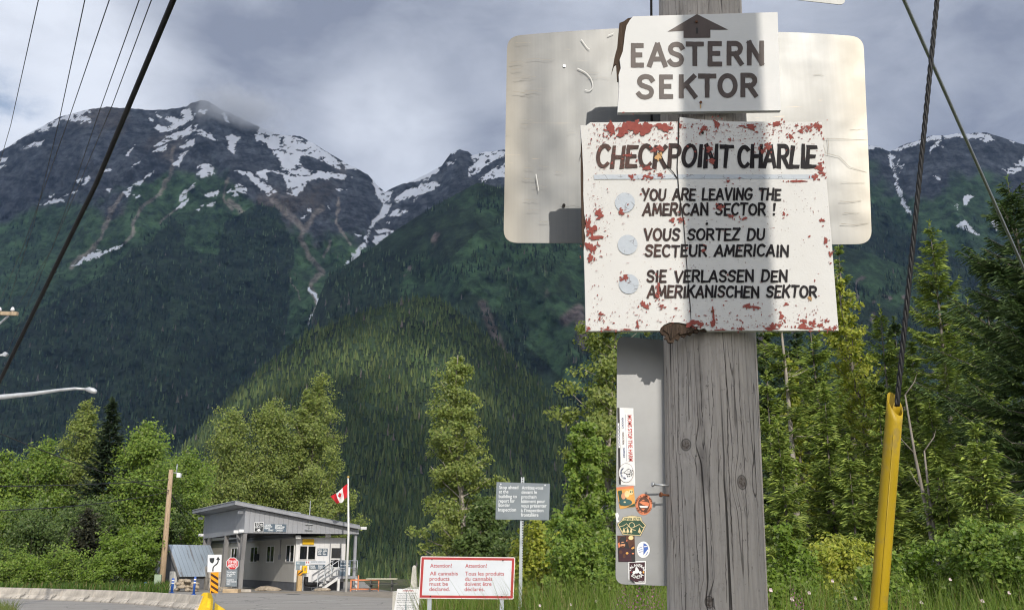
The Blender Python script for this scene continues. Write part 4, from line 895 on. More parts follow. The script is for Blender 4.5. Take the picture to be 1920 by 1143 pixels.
# twisted black guy cable with its yellow guard
ga_, gb_ = pt(1684, 735, 3.55), pt(1757, 0, 3.50); q = pt(1664, 1143, 3.55 + .28)
gdir = gb_ - ga_; 
gr_top, gr_bot = pt(1680, 735, 3.56), pt(1647, 1143, 3.66); gb2 = ext(gr_top, gr_bot, gr_top[2] / (gr_top[2] - gr_bot[2]))
gc = thing('guy_cable', 'thick twisted black guy cable running up out of the yellow guard', 'cable', ga_)
top = ext(ga_, gb_, 1.6)
for ph in (0, pi * 2 / 3, pi * 4 / 3):
    L_ = []; u, w_ = frame(top - ga_)
    for i in range(260):
        t = -.02 + 1.02 * i / 259; a = ph + t * 130; L_.append(ext(ga_, top, t) - ga_ + (u * cos(a) + w_ * sin(a)) * .0048)
    MB().tube(L_, .0062, 6).build('strand', m_black, gc)
m_yel = mk('yellow_plastic', (.42, .285, .008), .45, .22, 5, .1, 30, .002, stretch=(1, 1, .15), dirt=(9, .52, (.33, .235, .04)))
gg = thing('guy_wire_guard', 'tall yellow plastic guy wire guard leaning beside the spruces', 'guy guard', gb2)
mb = MB(); mb.smooth = True; ax = gr_top - gb2; u, w_ = frame(ax); n = 28; V = []
view = np.array([gb2[0], gb2[1], 0]); view /= np.linalg.norm(view)
ux = np.cross(ax / np.linalg.norm(ax), [0, 1, 0]); ux /= np.linalg.norm(ux); uy = np.cross(ux, ax / np.linalg.norm(ax))
rr = .031; rows = 40
for i in range(rows):
    t = i / (rows - 1)
    for j in range(n):
        a = 2 * pi * j / n
        cut = (.5 + .5 * cos(a + 1.92)) * .09 * max(0, (i - rows + 4) / 3)
        V.append(ax * t - ax / np.linalg.norm(ax) * cut + ux * rr * cos(a) * (1.0 + .0 * t) + uy * rr * sin(a))
mb.add(V, [(i * n + j, i * n + (j + 1) % n, (i + 1) * n + (j + 1) % n, (i + 1) * n + j) for i in range(rows - 1) for j in range(n)])
o = mb.build('tube', m_yel, gg); sm = o.modifiers.new('wall', 'SOLIDIFY'); sm.thickness = .0035; sm.offset = -1
def ridge(a_): return [ax * t + (ux * cos(a_) + uy * sin(a_)) * (rr + .001) for t in (0, .25, .5, .75, .93)]
sgn = -1 if uy[1] > 0 else 1
MB().tube(ridge(sgn * pi / 2 + .25), .0022, 6).build('seam', m_yel, gg)
# thin steel stay
a, b = pt(1695, 0, 7.0), pt(1920, 505, 10.0)
cable('stay_wire', 'thin bright steel stay wire slanting down behind the twisted black cable', [ext(a, b, -.7), a, b, ext(a, b, 1.7)], .0165, m_steel)
# heavy black cable and thin line wires on the left
a, b, c_ = pt(-160, 1010, 16), pt(0, 713, 11.5), pt(325, 0, 6.6)
mid_ = pt(180, 345, 8.6)
cable('service_cable', 'heavy black service cable rising steeply across the snowy mountain', [a, b, mid_, c_, ext(mid_, c_, 2.2)], .024, m_black, n=8)
GW = 'thin line wires crossing the mountain'
for lab, P in (('thin power line wire, the one farthest from the heavy black cable', [(72, 0, 10), (20, 235, 17), (0, 304, 21), (-30, 420, 30)]),
               ('thin power line wire, second from the outer end of the row of five', [(159, 0, 9), (110, 230, 14), (64, 417, 21), (14, 573, 30)]),
               ('thin power line wire in the middle of the row of five', [(205, 0, 9), (130, 220, 14), (44, 461, 23), (-6, 578, 30)]),
               ('thin power line wire tied to the white insulator on the crossarm', [(261, 0, 9), (189, 201, 13.5), (98, 466, 23), (31, 577, 30)]),
               ('thin power line wire, closest of the five to the heavy black cable', [(284, 0, 9), (211, 196, 13.5), (118, 417, 21), (14, 660, 30)])):
    L_ = [pt(*p) for p in P]; cable('line_wire', lab, [ext(L_[1], L_[0], 1.8)] + L_, .0065, m_wire, 'wire', GW, 5)
m_pale = wood_mat('pale_timber', [], (.46, .36, .25), (.2, .15, .1), .4)
m_porc = mk('white_porcelain', (.72, .74, .76), .2, .05)
e = pt(33, 588, 30); cp = thing('utility_pole', 'tall timber pole with a wooden crossarm, at the edge of the picture', 'utility pole', (e[0] - 1.25, e[1] + .4, 0))
MB().tube([(0, 0, -.3), (0, 0, 6), (0, 0, e[2] + 1.2)], [.17, .15, .12], 16).build('shaft', m_pale, cp)
MB().bar((-1.25, -.15, e[2] + .12), (1.25, -.4, e[2]), .10, .12).build('crossarm', m_pale, cp)
for x in (-1.05, -.45, .62, 1.05):
    MB().tube([(x, -.38, e[2] + .05), (x, -.38, e[2] + .16)], .015, 6).tube([(x, -.38, e[2] + .10), (x, -.38, e[2] + .13), (x, -.38, e[2] + .20), (x, -.38, e[2] + .23)], [.05, .07, .05, .03], 10).build('insulator', m_porc, cp)
MB().bar((.9, -.3, e[2] - .05), (.05, -.1, e[2] - .75), .05).build('brace', m_galv, cp)
e2 = pt(12, 664, 30); MB().tube([(0, 0, e2[2] - .05), (e2[0] - cp.location.x, -.4, e2[2])], .04, 8).tube([(e2[0] - cp.location.x - .03, -.46, e2[2]), (e2[0] - cp.location.x - .03, -.34, e2[2])], .075, 10).build('bracket_arm', m_galv, cp)
m_lampm = mk('lamp_metal', (.56, .58, .60), .4, .15, 4, metal=.5)
YL = 27; t0, t1 = pt(180, 733, YL), pt(-110, 757, YL); lp = thing('street_lamp', 'street lamp with a long pale arm reaching in over the trees', 'street lamp', (t1[0], YL, 0))
arm = [pt(*p, YL) for p in ((-110, 757), (0, 744), (60, 738), (110, 731), (140, 728), (160, 729))]
MB().tube([(0, 0, -.2), (0, 0, 4), (0, 0, t1[2] + .15)], [.11, .09, .07], 14).build('shaft', m_lampm, lp)
MB().tube([p - np.array([t1[0], YL, 0]) for p in arm], [.085, .075, .06, .045, .04, .035], 10).build('arm', m_lampm, lp)
h0 = pt(160, 729, YL) - np.array([t1[0], YL, 0]); MB().tube([h0, h0 + [.10, 0, -.01], h0 + [.22, 0, -.045], h0 + [.32, 0, -.085], h0 + [.345, 0, -.10]], [.04, .075, .085, .06, .02], 12).build('lamp_head', m_lampm, lp)

# ================================================================== signs on the verge
m_swhite = mk('sign_white', (.66, .69, .74), .35, .05, 3, .03); m_sred = mk('sign_red', (.43, .045, .05), .4, .12, 6); m_sgrey = mk('sign_grey', (.20, .23, .255), .4, .06, 4); m_stext = mk('sign_text_white', (.74, .76, .78), .4, .05)
m_sborder = mk('sign_edge_white', (.80, .74, .72), .4, .05)
def post_mesh(a, b, wd=.05):
    """perforated square sign post"""
    mb = MB(); mb.bar(a, b, wd); return mb
m_post2, k = newmat('perforated_steel'); sx = k.new('ShaderNodeSeparateXYZ'); k.l.new(k.co, sx.inputs[0])
fr = k.math('FRACT', k.math('MULTIPLY', sx.outputs[2], 25.0)); cell = k.new('ShaderNodeCombineXYZ'); k.l.new(k.math('MULTIPLY', k.math('SUBTRACT', fr, .5), .04), cell.inputs[2]); 
dd = k.vmath('LENGTH', cell.outputs[0]); xx = k.math('ABSOLUTE', sx.outputs[0])
hole = k.math('MULTIPLY', k.ramp(dd, .012, .009), k.ramp(xx, .012, .009))
principled(k, k.mix(hole, k.mix(k.noise(k.co, 8, 4), (.36, .40, .42, 1), (.50, .54, .56, 1)), (.05, .05, .06, 1)), .45, .35)
YAt = 12.0; PAt = Plane(YAt, 876, 1082); at = thing('notice_sign', 'white sign with red border reading Attention, All cannabis products must be declared', 'sign', PAt.o)
cn = lambda i: [(789 + i, 1042 + i), (966 - i, 1044 + i), (963 - i, 1122.5 - i), (785 + i, 1121 - i)]
MB().prism(roundrect(PAt.many(cn(0)), .02), 0, .006).build('panel', m_sborder, at)
def rim(name, a, b, y, mat, par):
    A, B = PAt.many(cn(a)), PAt.many(cn(b)); mb = MB(); mb.add([(x, y, z) for x, z in A + B], [(i, (i + 1) % 4, (i + 1) % 4 + 4, i + 4) for i in range(4)]); return mb.build(name, mat, par)
rim('border', 1.6, 6.0, -.002, m_sred, at)
MB().poly(PAt.many(cn(6.8)), -.0025).build('face', m_swhite, at)
z3 = lambda x, y: PAt(700 + x / 4.039, 860 + y / 4.039)
mb = MB()
for s_, x, y, wd in (('Attention!', 430, 820, 164), ('Attention!', 696, 821, 163), ('All cannabis', 428, 879, 212), ('products', 426, 919, 150), ('must be', 425, 957, 140), ('declared.', 424, 997, 155), ('Tous les produits', 695, 880, 295), ('du cannabis', 694, 920, 207), ('doivent être', 692, 958, 203), ('déclarés.', 690, 998, 153)):
    ptext(mb, s_, x, y, 26, z3, -.004, wd, .008)
mb.build('lettering', m_sred, at)
for px in (806, 941):
    p = pt(px, 1083, YAt) - PAt.o; post_mesh((p[0], .04, -PAt.o[2] - .2), (p[0], .04, .22)).build('post', m_post2, at)
for px, py in ((810, 1048), (943, 1050), (807, 1117), (941, 1117)):
    x, z = PAt(px, py); MB().tube([(x, -.008, z), (x, 0, z)], .008, 8).build('bolt', m_hole, at)
YG_ = 15.5; PG = Plane(YG_, 980, 939); gs = thing('notice_sign', 'grey sign on a perforated steel post reading Stop ahead at the building', 'sign', PG.o)
MB().prism(PG.many([(931, 903), (1031, 906), (1029.5, 974.5), (929, 973)]), 0, .006).build('panel', m_sgrey, gs)
zg = lambda x, y: PG(700 + x / 4.039, 860 + y / 4.039)
mb = MB()
for s_, x, y, wd in (('Stop ahead', 953, 226, 145), ('at the', 951, 258, 72), ('building to', 950, 294, 137), ('report for', 949, 328, 122), ('Border', 948, 360, 88), ('Inspection', 946, 395, 135), ('Arrêtez-vous', 1124, 229, 163), ('devant le', 1122, 262, 117), ('prochain', 1121, 297, 114), ('bâtiment pour', 1120, 331, 181), ('vous présenter', 1119, 365, 193), ("à l'inspection", 1118, 400, 170), ('frontalière', 1118, 434, 132)):
    ptext(mb, s_, x, y, 23, zg, -.002, wd, .012)
mb.build('lettering', m_stext, gs)
for px, py in ((939, 907), (1022, 909)): x, z = PG(px, py); MB().tube([(x, -.006, z), (x, 0, z)], .012, 8).build('bolt', m_stext, gs)
pa, pb = pt(980, 894, YG_ + .06) - PG.o, pt(975, 1143, YG_ + .06) - PG.o; post_mesh(ext(pa, pb, PG.o[2] / -pb[2] * 1.06 if False else 1.9), pa, .055).build('post', m_post2, gs)
# leaning white notice, obelisk on its stone base
YN = 17.0; nb_ = ground(765, 1143); PN = Plane(YN, 762, 1130)
nt = thing('notice_board', 'weathered white notice board with lines of small print, leaning by the road', 'notice', PN.o)
MB().prism(PN.many([(745, 1103), (788, 1103), (783, 1165), (735, 1165)]), 0, .02).build('board', mk('notice_white', (.74, .74, .75), .5, .06, 4), nt)
zn = lambda x, y: PN(660 + x / 9.6, 1040 + y / 9.6)
mb = MB(); ptext(mb, 'ATTENTION', 910, 652, 24, zn, -.002, 195, .02); mb.build('heading', m_sred, nt)
mb = MB()
for s_, x, y, wd in (('Beyond this point you are', 832, 690, 330), ('in the border area and', 826, 722, 325), ('must report to the border', 820, 754, 330), ('at the building on the left', 816, 786, 320), ('after entering, every', 812, 818, 315), ('person must report.', 808, 850, 305), ('Penalties apply if you do not', 804, 905, 320), ('report to the officer on', 800, 938, 310), ('arrival.', 798, 970, 150)): ptext(mb, s_, x, y, 15, zn, -.002, wd, .015)
mb.build('small_print', mk('faded_ink', (.16, .17, .20), .6, .1), nt)
MB().poly([zn(*p) for p in ((965, 600), (975, 600), (990, 760), (975, 850), (985, 985), (950, 985), (965, 850), (978, 760))], -.003).build('water_stain', mk('mildew', (.25, .30, .33), .7, .3, 60), nt)
for px in (750, 776): p = pt(px, 1150, YN) - PN.o; MB().bar((p[0], .05, -PN.o[2] - .2), (p[0] + .04, .05, .15), .06).build('leg', m_galv, nt)
m_stone = mk('pale_granite', (.47, .45, .41), .85, .25, 3, .4, 25, .01, dirt=(4, .62, (.22, .21, .18)))
YO = 26.0; po = pt(776, 1100, YO); ob = thing('obelisk', 'small pale stone obelisk standing on a stepped stone base', 'obelisk', (po[0], YO, 0)); h1 = pt(776, 1059, YO)[2]; h0 = pt(776, 1099, YO)[2]
mb = MB(); r0, r1 = .085, .050; V = []
for r, z in ((r0, h0), (r1, h1 - .06), (r1 * .75, h1 - .02), (r1 * .3, h1)): V += [(-r, -r, z), (r, -r, z), (r, r, z), (-r, r, z)]
mb.add(V, [(4 * i + j, 4 * i + (j + 1) % 4, 4 * i + 4 + (j + 1) % 4, 4 * i + 4 + j) for i in range(3) for j in range(4)] + [(12, 13, 14, 15)]); mb.build('shaft', m_stone, ob)
mb = MB(); hh = h0; mb.box(-.62, -.62, -.1, .62, .62, hh - .12); V = [(-.62, -.62, hh - .12), (.62, -.62, hh - .12), (.62, .62, hh - .12), (-.62, .62, hh - .12), (-.1, -.1, hh), (.1, -.1, hh), (.1, .1, hh), (-.1, .1, hh)]
mb = MB().box(-.5, -.5, -.1, .5, .5, hh - .12).add([(x * .82, y * .82, z) for x, y, z in V], [(0, 1, 5, 4), (1, 2, 6, 5), (2, 3, 7, 6), (3, 0, 4, 7), (4, 5, 6, 7)]); mb.build('base', m_stone, ob)

# ================================================================== road furniture
m_conc = mk('weathered_concrete', (.45, .41, .355), .9, .3, 2.2, .5, 40, .01, dirt=(1.6, .56, (.18, .165, .145)))
BP = [ground(*p) for p in ((-70, 1117), (0, 1120), (60, 1122), (120, 1124.5), (180, 1127), (220, 1129), (250, 1131), (280, 1133), (308, 1135.5), (335, 1138), (360, 1140.5), (381, 1143))]
def profile(h): return [(-.30, 0), (-.30, .06), (-.16, .20), (-.085, h), (.085, h), (.16, .20), (.30, .06), (.30, 0)]
def barrier(name, a, b, h, mat, label, group=None, bev=.012):
    c = (a + b) / 2; d = b - a; L_ = np.hypot(d[0], d[1]); mb = MB()
    P = profile(h); n = len(P); x0, x1 = -L_ / 2 + .02, L_ / 2 - .02
    V = [(x, y, z) for x in (x0, x1) for y, z in P]
    mb.add(V, [tuple(range(n))[::-1], tuple(range(n, 2 * n))] + [(i, (i + 1) % n, (i + 1) % n + n, i + n) for i in range(n)])
    o = mb.build(name, mat, None, bev); o.location = (c[0], c[1], 0); o.rotation_euler = (0, 0, math.atan2(d[1], d[0])); return tag(o, label, 'barrier', group)
NTH = ['outermost, cut by the picture edge', 'crossed by a pole shadow', 'third along from the picture edge', 'fourth along from the picture edge', 'fifth along from the picture edge', 'sixth along from the picture edge', 'seventh along from the picture edge', 'fourth back from the yellow end piece', 'third back from the yellow end piece', 'second back from the yellow end piece', 'joined to the yellow end piece']
for i, (a, b) in enumerate(zip(BP[:-1], BP[1:])):
    barrier('concrete_barrier', a, b, .50, m_conc, 'low concrete road barrier, ' + NTH[i], 'concrete barriers along the road')
m_ybar = mk('yellow_barrier_paint', (.78, .50, .012), .45, .1, 3, .1, 30)
ye = ground(380, 1142.5); ye2 = ground(428, 1145); d = (ye2 - ye); yb_ = thing('barrier_end', 'bright yellow sloping end piece of the concrete barrier row', 'barrier', (ye[0], ye[1], 0), math.atan2(d[1], d[0]))
mb = MB(); V = []; PR_ = [(0, .56), (.12, .62), (.3, .60), (.45, .40), (.62, .26), (.9, .14), (1.05, .03)]
for x, h in PR_: V += [(x, -.30, 0), (x, -.26, min(.10, h * .6)), (x, -.10, h), (x, .10, h), (x, .26, min(.10, h * .6)), (x, .30, 0)]
n = 6; mb.add(V, [(i * n + j, i * n + (j + 1) % n, (i + 1) * n + (j + 1) % n, (i + 1) * n + j) for i in range(len(PR_) - 1) for j in range(n)] + [tuple(range(n))[::-1], tuple(range((len(PR_) - 1) * n, len(PR_) * n))]); mb.build('body', m_ybar, yb_, .01)
# keep right sign with hazard marker
YK = 34.0; PK = Plane(YK, 402, 1056); kr = thing('traffic_sign', 'white keep right sign with curved black arrow above a striped hazard marker', 'traffic sign', PK.o)
zk = lambda x, y: PK(360 + x / 6.015, 930 + y / 6.015)
m_kwhite = mk('traffic_white', (.76, .77, .78), .4, .04); m_kblack = mk('traffic_black', (.03, .035, .04), .5, .1); m_amber = mk('hazard_amber', (.75, .33, .01), .45, .06)
MB().prism([zk(*p) for p in ((178, 656), (336, 655), (328, 850), (174, 852))], 0, .006).build('panel', m_kwhite, kr)
mb = MB(); mb.poly([zk(*p) for p in ((198, 694), (252, 692), (251, 725), (240, 748), (228, 754), (210, 744), (200, 726))], -.003); mb.poly([zk(*p) for p in ((272, 714), (294, 676), (318, 712), (304, 716), (284, 716))], -.003)
brush(mb, crv([(294, 700), (294, 735), (280, 760), (250, 785), (238, 805), (236, 838)]), 14, 14, -.0034, zk, rg, True); mb.build('arrow', m_kblack, kr)
hz = MB().prism([zk(*p) for p in ((212, 856), (300, 852), (292, 1090), (202, 1090))], 0, .006).build('hazard_marker', m_amber, kr)
mb = MB()
for y in (862, 928, 994, 1060): mb.poly([zk(*p) for p in ((214, y), (214, min(y + 28, 1088)), (296, min(y + 84, 1088)) if y < 1050 else (240, 1088), (296, min(y + 52, 1086)) if y < 1050 else (262, 1088))], -.003)
mb.build('stripe', mk('hazard_brown', (.06, .022, .01), .5, .1), hz)
p = pt(402, 1111, YK) - PK.o; MB().tube([(p[0], .04, -PK.o[2] - .1), (p[0], .04, .3)], .03, 10).build('post', m_galv, kr)
# stop sign and its plate
YT = 57.0; PT = Plane(YT, 435, 1056); ss = thing('stop_sign', 'red octagonal stop sign above a grey plate by the inspection canopy', 'stop sign', PT.o)
zt = lambda x, y: PT(360 + x / 6.015, 930 + y / 6.015)
oc = lambda r: [zt(456 + r * cos(R(22.5 + 45 * j)), 757 + r * 1.02 * sin(R(22.5 + 45 * j))) for j in range(8)]
MB().prism(oc(73), 0, .008).build('panel', m_kwhite, ss); MB().poly(oc(66), -.004).build('face', mk('stop_red', (.55, .02, .025), .4, .05), ss)
mb = MB(); ptext(mb, 'STOP HERE', 408, 752, 28, zt, -.008, 98, .03); ptext(mb, 'ARRÊTEZ ICI', 404, 796, 28, zt, -.008, 104, .03); mb.build('lettering', m_kwhite, ss)
pl = MB().prism([zt(*p) for p in ((388, 822), (512, 820), (506, 1014), (380, 1012))], 0, .008).build('plate', m_sgrey, ss)
mb = MB()
for s_, y, wd in (('Turn off engine', 858, 100), ('and wait for', 880, 96), ('the officer', 900, 56), ('Coupez le', 944, 80), ('moteur et attendez', 966, 108), ("l'agent", 990, 40)): ptext(mb, s_, 392, y, 13, zt, -.006, wd, .03)
mb.build('small_print', m_stext, pl)
p = pt(436, 1070, YT) - PT.o; MB().tube([(p[0], .06, -PT.o[2]), (p[0], .06, .35)], .035, 10).build('post', m_galv, ss); MB().box(p[0] - .45, -.2, -PT.o[2] - .05, p[0] + .45, .5, -PT.o[2] + .22).build('footing', mk('sandstone', (.48, .36, .23), .9, .25, 3, .5, 20), ss, .05)
m_blue = mk('blue_post', (.035, .11, .42), .45, .1, 4)
for lab, px, py0, py1, wd in (('blue delineator post with two white bands, beside the rough concrete block', 271, 1090, 1109, 5), ('blue delineator post with white bands, in front of the tin roofed shed', 322, 1083, 1111, 5), ('blue delineator post with white bands, near the concrete canopy footing', 363, 1080, 1114, 4.5), ('blue delineator post with white bands, just past the stop sign', 450, 1073, 1107, 4.6)):
    g = ground(px, py1); r = wd / 2 / 1816 * g[1]; h = pt(px, py0, g[1])[2]; bo = thing('delineator_post', lab, 'bollard', (g[0], g[1], 0), 0, 'blue delineator posts')
    MB().tube([(0, 0, 0), (0, 0, .04)], r * 1.8, 12).tube([(0, 0, .04), (.01, 0, h * .96), (.01, 0, h)], [r, r, r * .7], 12).build('body', m_blue, bo)
    for f_ in (.62, .80): MB().tube([(.01, 0, h * f_), (.01, 0, h * (f_ + .08))], r * 1.06, 12).build('band', m_kwhite, bo)
g = ground(246, 1111); cb = MB().box(-.38, -.3, 0, .38, .3, .42).build('concrete_block', m_conc, None, .06); cb.location = (g[0], g[1], 0); tag(cb, 'rough grey concrete block behind the barrier row', 'block')

# ================================================================== inspection building, local frame: u along the front, v going back
TH = R(30); BX, BY = -16.2, 58.0
bl = thing('inspection_building', 'grey border inspection building with a big sloping canopy roof', 'building', (BX, BY, 0), TH)
def groove(name, col, pitch=.2, axis=0, depth=.5, rough=.8):
    m, k = newmat(name); sx = k.new('ShaderNodeSeparateXYZ'); k.l.new(k.co, sx.inputs[0])
    src = k.math('ADD', sx.outputs[0], sx.outputs[1]) if axis == 0 else sx.outputs[axis]
    fr = k.math('ABSOLUTE', k.math('SUBTRACT', k.math('FRACT', k.math('DIVIDE', src, pitch)), .5)); g_ = k.ramp(fr, .42, .48)
    n = k.noise(k.scale(k.co, (2, 2, .5)), 1.6, 5, .6); c = k.mix(n, tuple(x * .85 for x in col) + (1,), tuple(x * 1.12 for x in col) + (1,))
    c = k.mix(k.math('MULTIPLY', g_, depth), c, tuple(x * .45 for x in col) + (1,)); principled(k, c, rough, 0, k.bump(k.math('SUBTRACT', 1.0, g_), .5, .01), .25); return m
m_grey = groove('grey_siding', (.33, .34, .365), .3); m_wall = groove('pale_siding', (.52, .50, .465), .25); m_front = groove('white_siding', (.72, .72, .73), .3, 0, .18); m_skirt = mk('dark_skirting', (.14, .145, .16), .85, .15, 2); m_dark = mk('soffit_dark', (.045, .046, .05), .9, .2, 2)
m_upper = groove('clerestory_siding', (.17, .18, .205), .22, 2, .5); m_roof = groove('corrugated_roof', (.26, .275, .30), .15, 1, .4, .5); m_trim = mk('grey_trim', (.30, .31, .335), .7, .12, 2); m_post3 = mk('grey_timber', (.22, .215, .215), .85, .2, 3, .2, 20, stretch=(1, 1, .2)); m_glass = mk('window_glass', (.012, .014, .016), .06, .2, 1, 0, spec=.6); m_wframe = mk('window_frame_white', (.66, .66, .65), .5, .06)
Hz = lambda px, py, Y: pt(px, py, Y)[2]
zb = Hz(455, 998.5, 58); zt0 = Hz(453, 951.5, 58) ; U1, V1 = 7.35, 11.1
zb1 = Hz(668, 1000.5, 61.6); zt1 = zb1 + .25
# canopy: fascia boards, soffit, roof
MB().prism([(0, zb), (U1, zb1), (U1, zt1), (0, zt0)], 0, .12).build('front_fascia', m_grey, bl)
MB().add([(0, .122, zb), (0, V1, zb - .1), (0, V1, zt0), (0, .122, zt0), (.12, .122, zb), (.12, V1, zb - .1), (.12, V1, zt0), (.12, .122, zt0)], [(0, 1, 2, 3), (7, 6, 5, 4), (0, 4, 5, 1), (1, 5, 6, 2), (2, 6, 7, 3), (3, 7, 4, 0)]).build('side_fascia', m_grey, bl)
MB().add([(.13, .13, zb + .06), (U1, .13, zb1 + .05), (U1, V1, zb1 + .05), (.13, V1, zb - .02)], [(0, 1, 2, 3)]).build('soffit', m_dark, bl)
sl_ = (zt1 - zt0) / U1; o0, o1 = -.75, -.12
rz = lambda u: zt0 + .03 + sl_ * u
mb = MB(); A = [(o0, -.45), (U1 + o1, -.45), (U1 + o1, V1 + .5), (o0, V1 + .5)]
mb.add([(u, v, rz(u)) for u, v in A] + [(u, v, rz(u) + .20) for u, v in A], [(0, 1, 2, 3), (7, 6, 5, 4)] + [(i, (i + 1) % 4, (i + 1) % 4 + 4, i + 4) for i in range(4)]); rf = mb.build('roof', m_trim, bl)
mb = MB(); nn = 76
for i in range(nn):
    v0 = -.47 + (V1 + 1.0) * i / nn; v1 = v0 + (V1 + 1.0) / nn; vm = (v0 + v1) / 2
    mb.add([(o0 - .04, v0, rz(o0) + .205), (o0 - .04, vm, rz(o0) + .25), (o0 - .04, v1, rz(o0) + .205), (U1 + o1, v0, rz(U1 + o1) + .205), (U1 + o1, vm, rz(U1 + o1) + .25), (U1 + o1, v1, rz(U1 + o1) + .205)], [(0, 1, 4, 3), (1, 2, 5, 4), (0, 2, 1)])
mb.build('roof_sheet', m_roof, rf)
# trailer body under it
U0, UE, VF, VB = 3.63, 6.93, 1.14, 27.0; ZS, ZW = .52, 3.25
MB().box(U0 + .03, VF + .03, -.05, UE - .03, VB, ZS).build('skirting', m_skirt, bl)
MB().box(U0, VF, ZS, UE, VB, ZW).build('wall', m_wall, bl)
MB().box(U0 + .05, VF - .012, ZS + .01, UE - .05, VF - .002, ZW - .02).build('front_panel', m_front, bl)
MB().box(U0 - .015, VF - .03, ZS, U0 + .06, VF + .05, ZW).build('corner_trim', m_wframe, bl)
MB().box(U0 - .1, V1 * .0 + 1.6, ZW + .02, U0 + .1, VB, zb - .05 + .6).build('upper_wall', m_upper, bl)
MB().box(U0 - .12, 1.5, ZW - .06, U0 - .002, VB, ZW + .02).build('gutter', m_trim, bl)
MB().box(U0 - .3, 12, zb + .02, UE + .4, VB + .4, zb + .2).build('rear_roof', m_roof, bl)
MB().add([(6.2, 14, 4.2), (9.6, 14, 4.0), (9.6, 20, 4.0), (6.2, 20, 4.2), (6.6, 16.5, 5.75), (8.6, 16.5, 5.6)], [(0, 1, 5, 4), (1, 2, 5), (2, 3, 4, 5), (3, 0, 4), (0, 3, 2, 1)]).build('rear_roof', m_roof, bl)
def window(u0, u1, z0, z1, side=False, par=bl, split=True):
    e = .06
    def bx(mb, a, b, c, d, y0, y1):
        return mb.box(U0 - y1 - 0.001, a, c, U0 - y0 - 0.001, b, d) if side else mb.box(a, VF - .014 - y1, c, b, VF - .014 - y0, d)
    mb = MB(); bx(mb, u0, u1, z0, z0 + e, 0, .05); bx(mb, u0, u1, z1 - e, z1, 0, .05); bx(mb, u0, u0 + e, z0 + e, z1 - e, 0, .05); bx(mb, u1 - e, u1, z0 + e, z1 - e, 0, .05)
    if split: m_ = (u0 + u1) / 2; bx(mb, m_ - .04, m_ + .04, z0 + e, z1 - e, 0, .045)
    o = mb.build('window', m_wframe, par); bx(MB(), u0 + e, u1 - e, z0 + e, z1 - e, .002, .012).build('pane', m_glass, o)
    return o
for v0, v1 in ((1.35, 3.1), (5.75, 7.55), (9.85, 11.7), (15.6, 17.4)): window(v0, v1, 1.72, 2.82, True)
window(3.83, 4.95, 1.84, 2.76)
zf = lambda y: (985 - y) * .00773
uf = lambda x: U0 + (x - 925) / 405 * 3.3
d_ = MB().box(uf(1204), VF - .05, zf(870), uf(1310), VF - .014, zf(615)).build('door', m_wframe, bl)
MB().box(uf(1212), VF - .06, zf(730), uf(1288), VF - .05, zf(648)).build('pane', m_glass, d_); MB().box(uf(1212), VF - .06, zf(800), uf(1288), VF - .05, zf(742)).build('pane', m_glass, d_); MB().box(uf(1196), VF - .045, zf(870), uf(1204), VF - .014, zf(610)).build('door_frame', m_trim, d_)
m_isign = mk('info_sign', (.10, .135, .175), .5, .1, 4)
def panel(name, x0, y0, x1, y1, mat, lines=(), pr=.03, par=bl, cap=.07, lm=m_stext):
    o = MB().box(uf(x0), VF - .014 - pr, zf(y1), uf(x1), VF - .014, zf(y0)).build(name, mat, par)
    if lines:
        mb = MB()
        for s_, fx_, fy_, wd in lines: ptext(mb, s_, uf(x0) + (uf(x1) - uf(x0)) * fx_, -(zf(y0) + (zf(y1) - zf(y0)) * fy_), cap, lambda a, b: (a, -b), VF - .017 - pr, (uf(x1) - uf(x0)) * wd, .03)
        mb.build('lettering', lm, o)
    return o
panel('yellow_panel', 972, 578, 1062, 622, mk('yellow_board', (.70, .42, .01), .5, .08), pr=.12)
panel('notice_panel', 1098, 652, 1180, 710, m_isign, [('Please', .06, .25, .36), ('wait here', .06, .45, .38), ('for the', .06, .65, .3), ('officer', .06, .85, .35), ('Veuillez', .53, .25, .36), ('attendre', .53, .45, .38), ('ici', .53, .65, .16), ("l'agent", .53, .85, .34)])
panel('notice_panel', 930, 755, 1005, 785, mk('blue_board', (.22, .30, .36), .5, .15, 9), [('INFO', .1, .7, .3)], cap=.09); panel('notice_panel', 932, 787, 965, 820, mk('blue_board_dull', (.25, .31, .36), .5, .15, 9))
panel('notice_panel', 1010, 752, 1038, 775, m_kwhite); panel('flag_badge', 1012, 755, 1018, 770, m_sred, pr=.04); panel('flag_badge', 1028, 755, 1034, 770, m_sred, pr=.04)
panel('notice_panel', 1042, 752, 1170, 774, m_swhite, [('BORDER SERVICES', .05, .5, .42), ('SERVICES FRONTALIERS', .52, .5, .45)], cap=.06, lm=m_isign)
panel('notice_panel', 1040, 780, 1165, 818, m_isign, [('Canada', .05, .42, .3), ('Customs', .05, .8, .34), ('Douanes', .55, .42, .3), ('Canada', .55, .8, .28)], cap=.09)
panel('notice_panel', 1010, 775, 1036, 850, m_kwhite, [('HOURS', .1, .2, .8)], cap=.05, lm=m_isign)
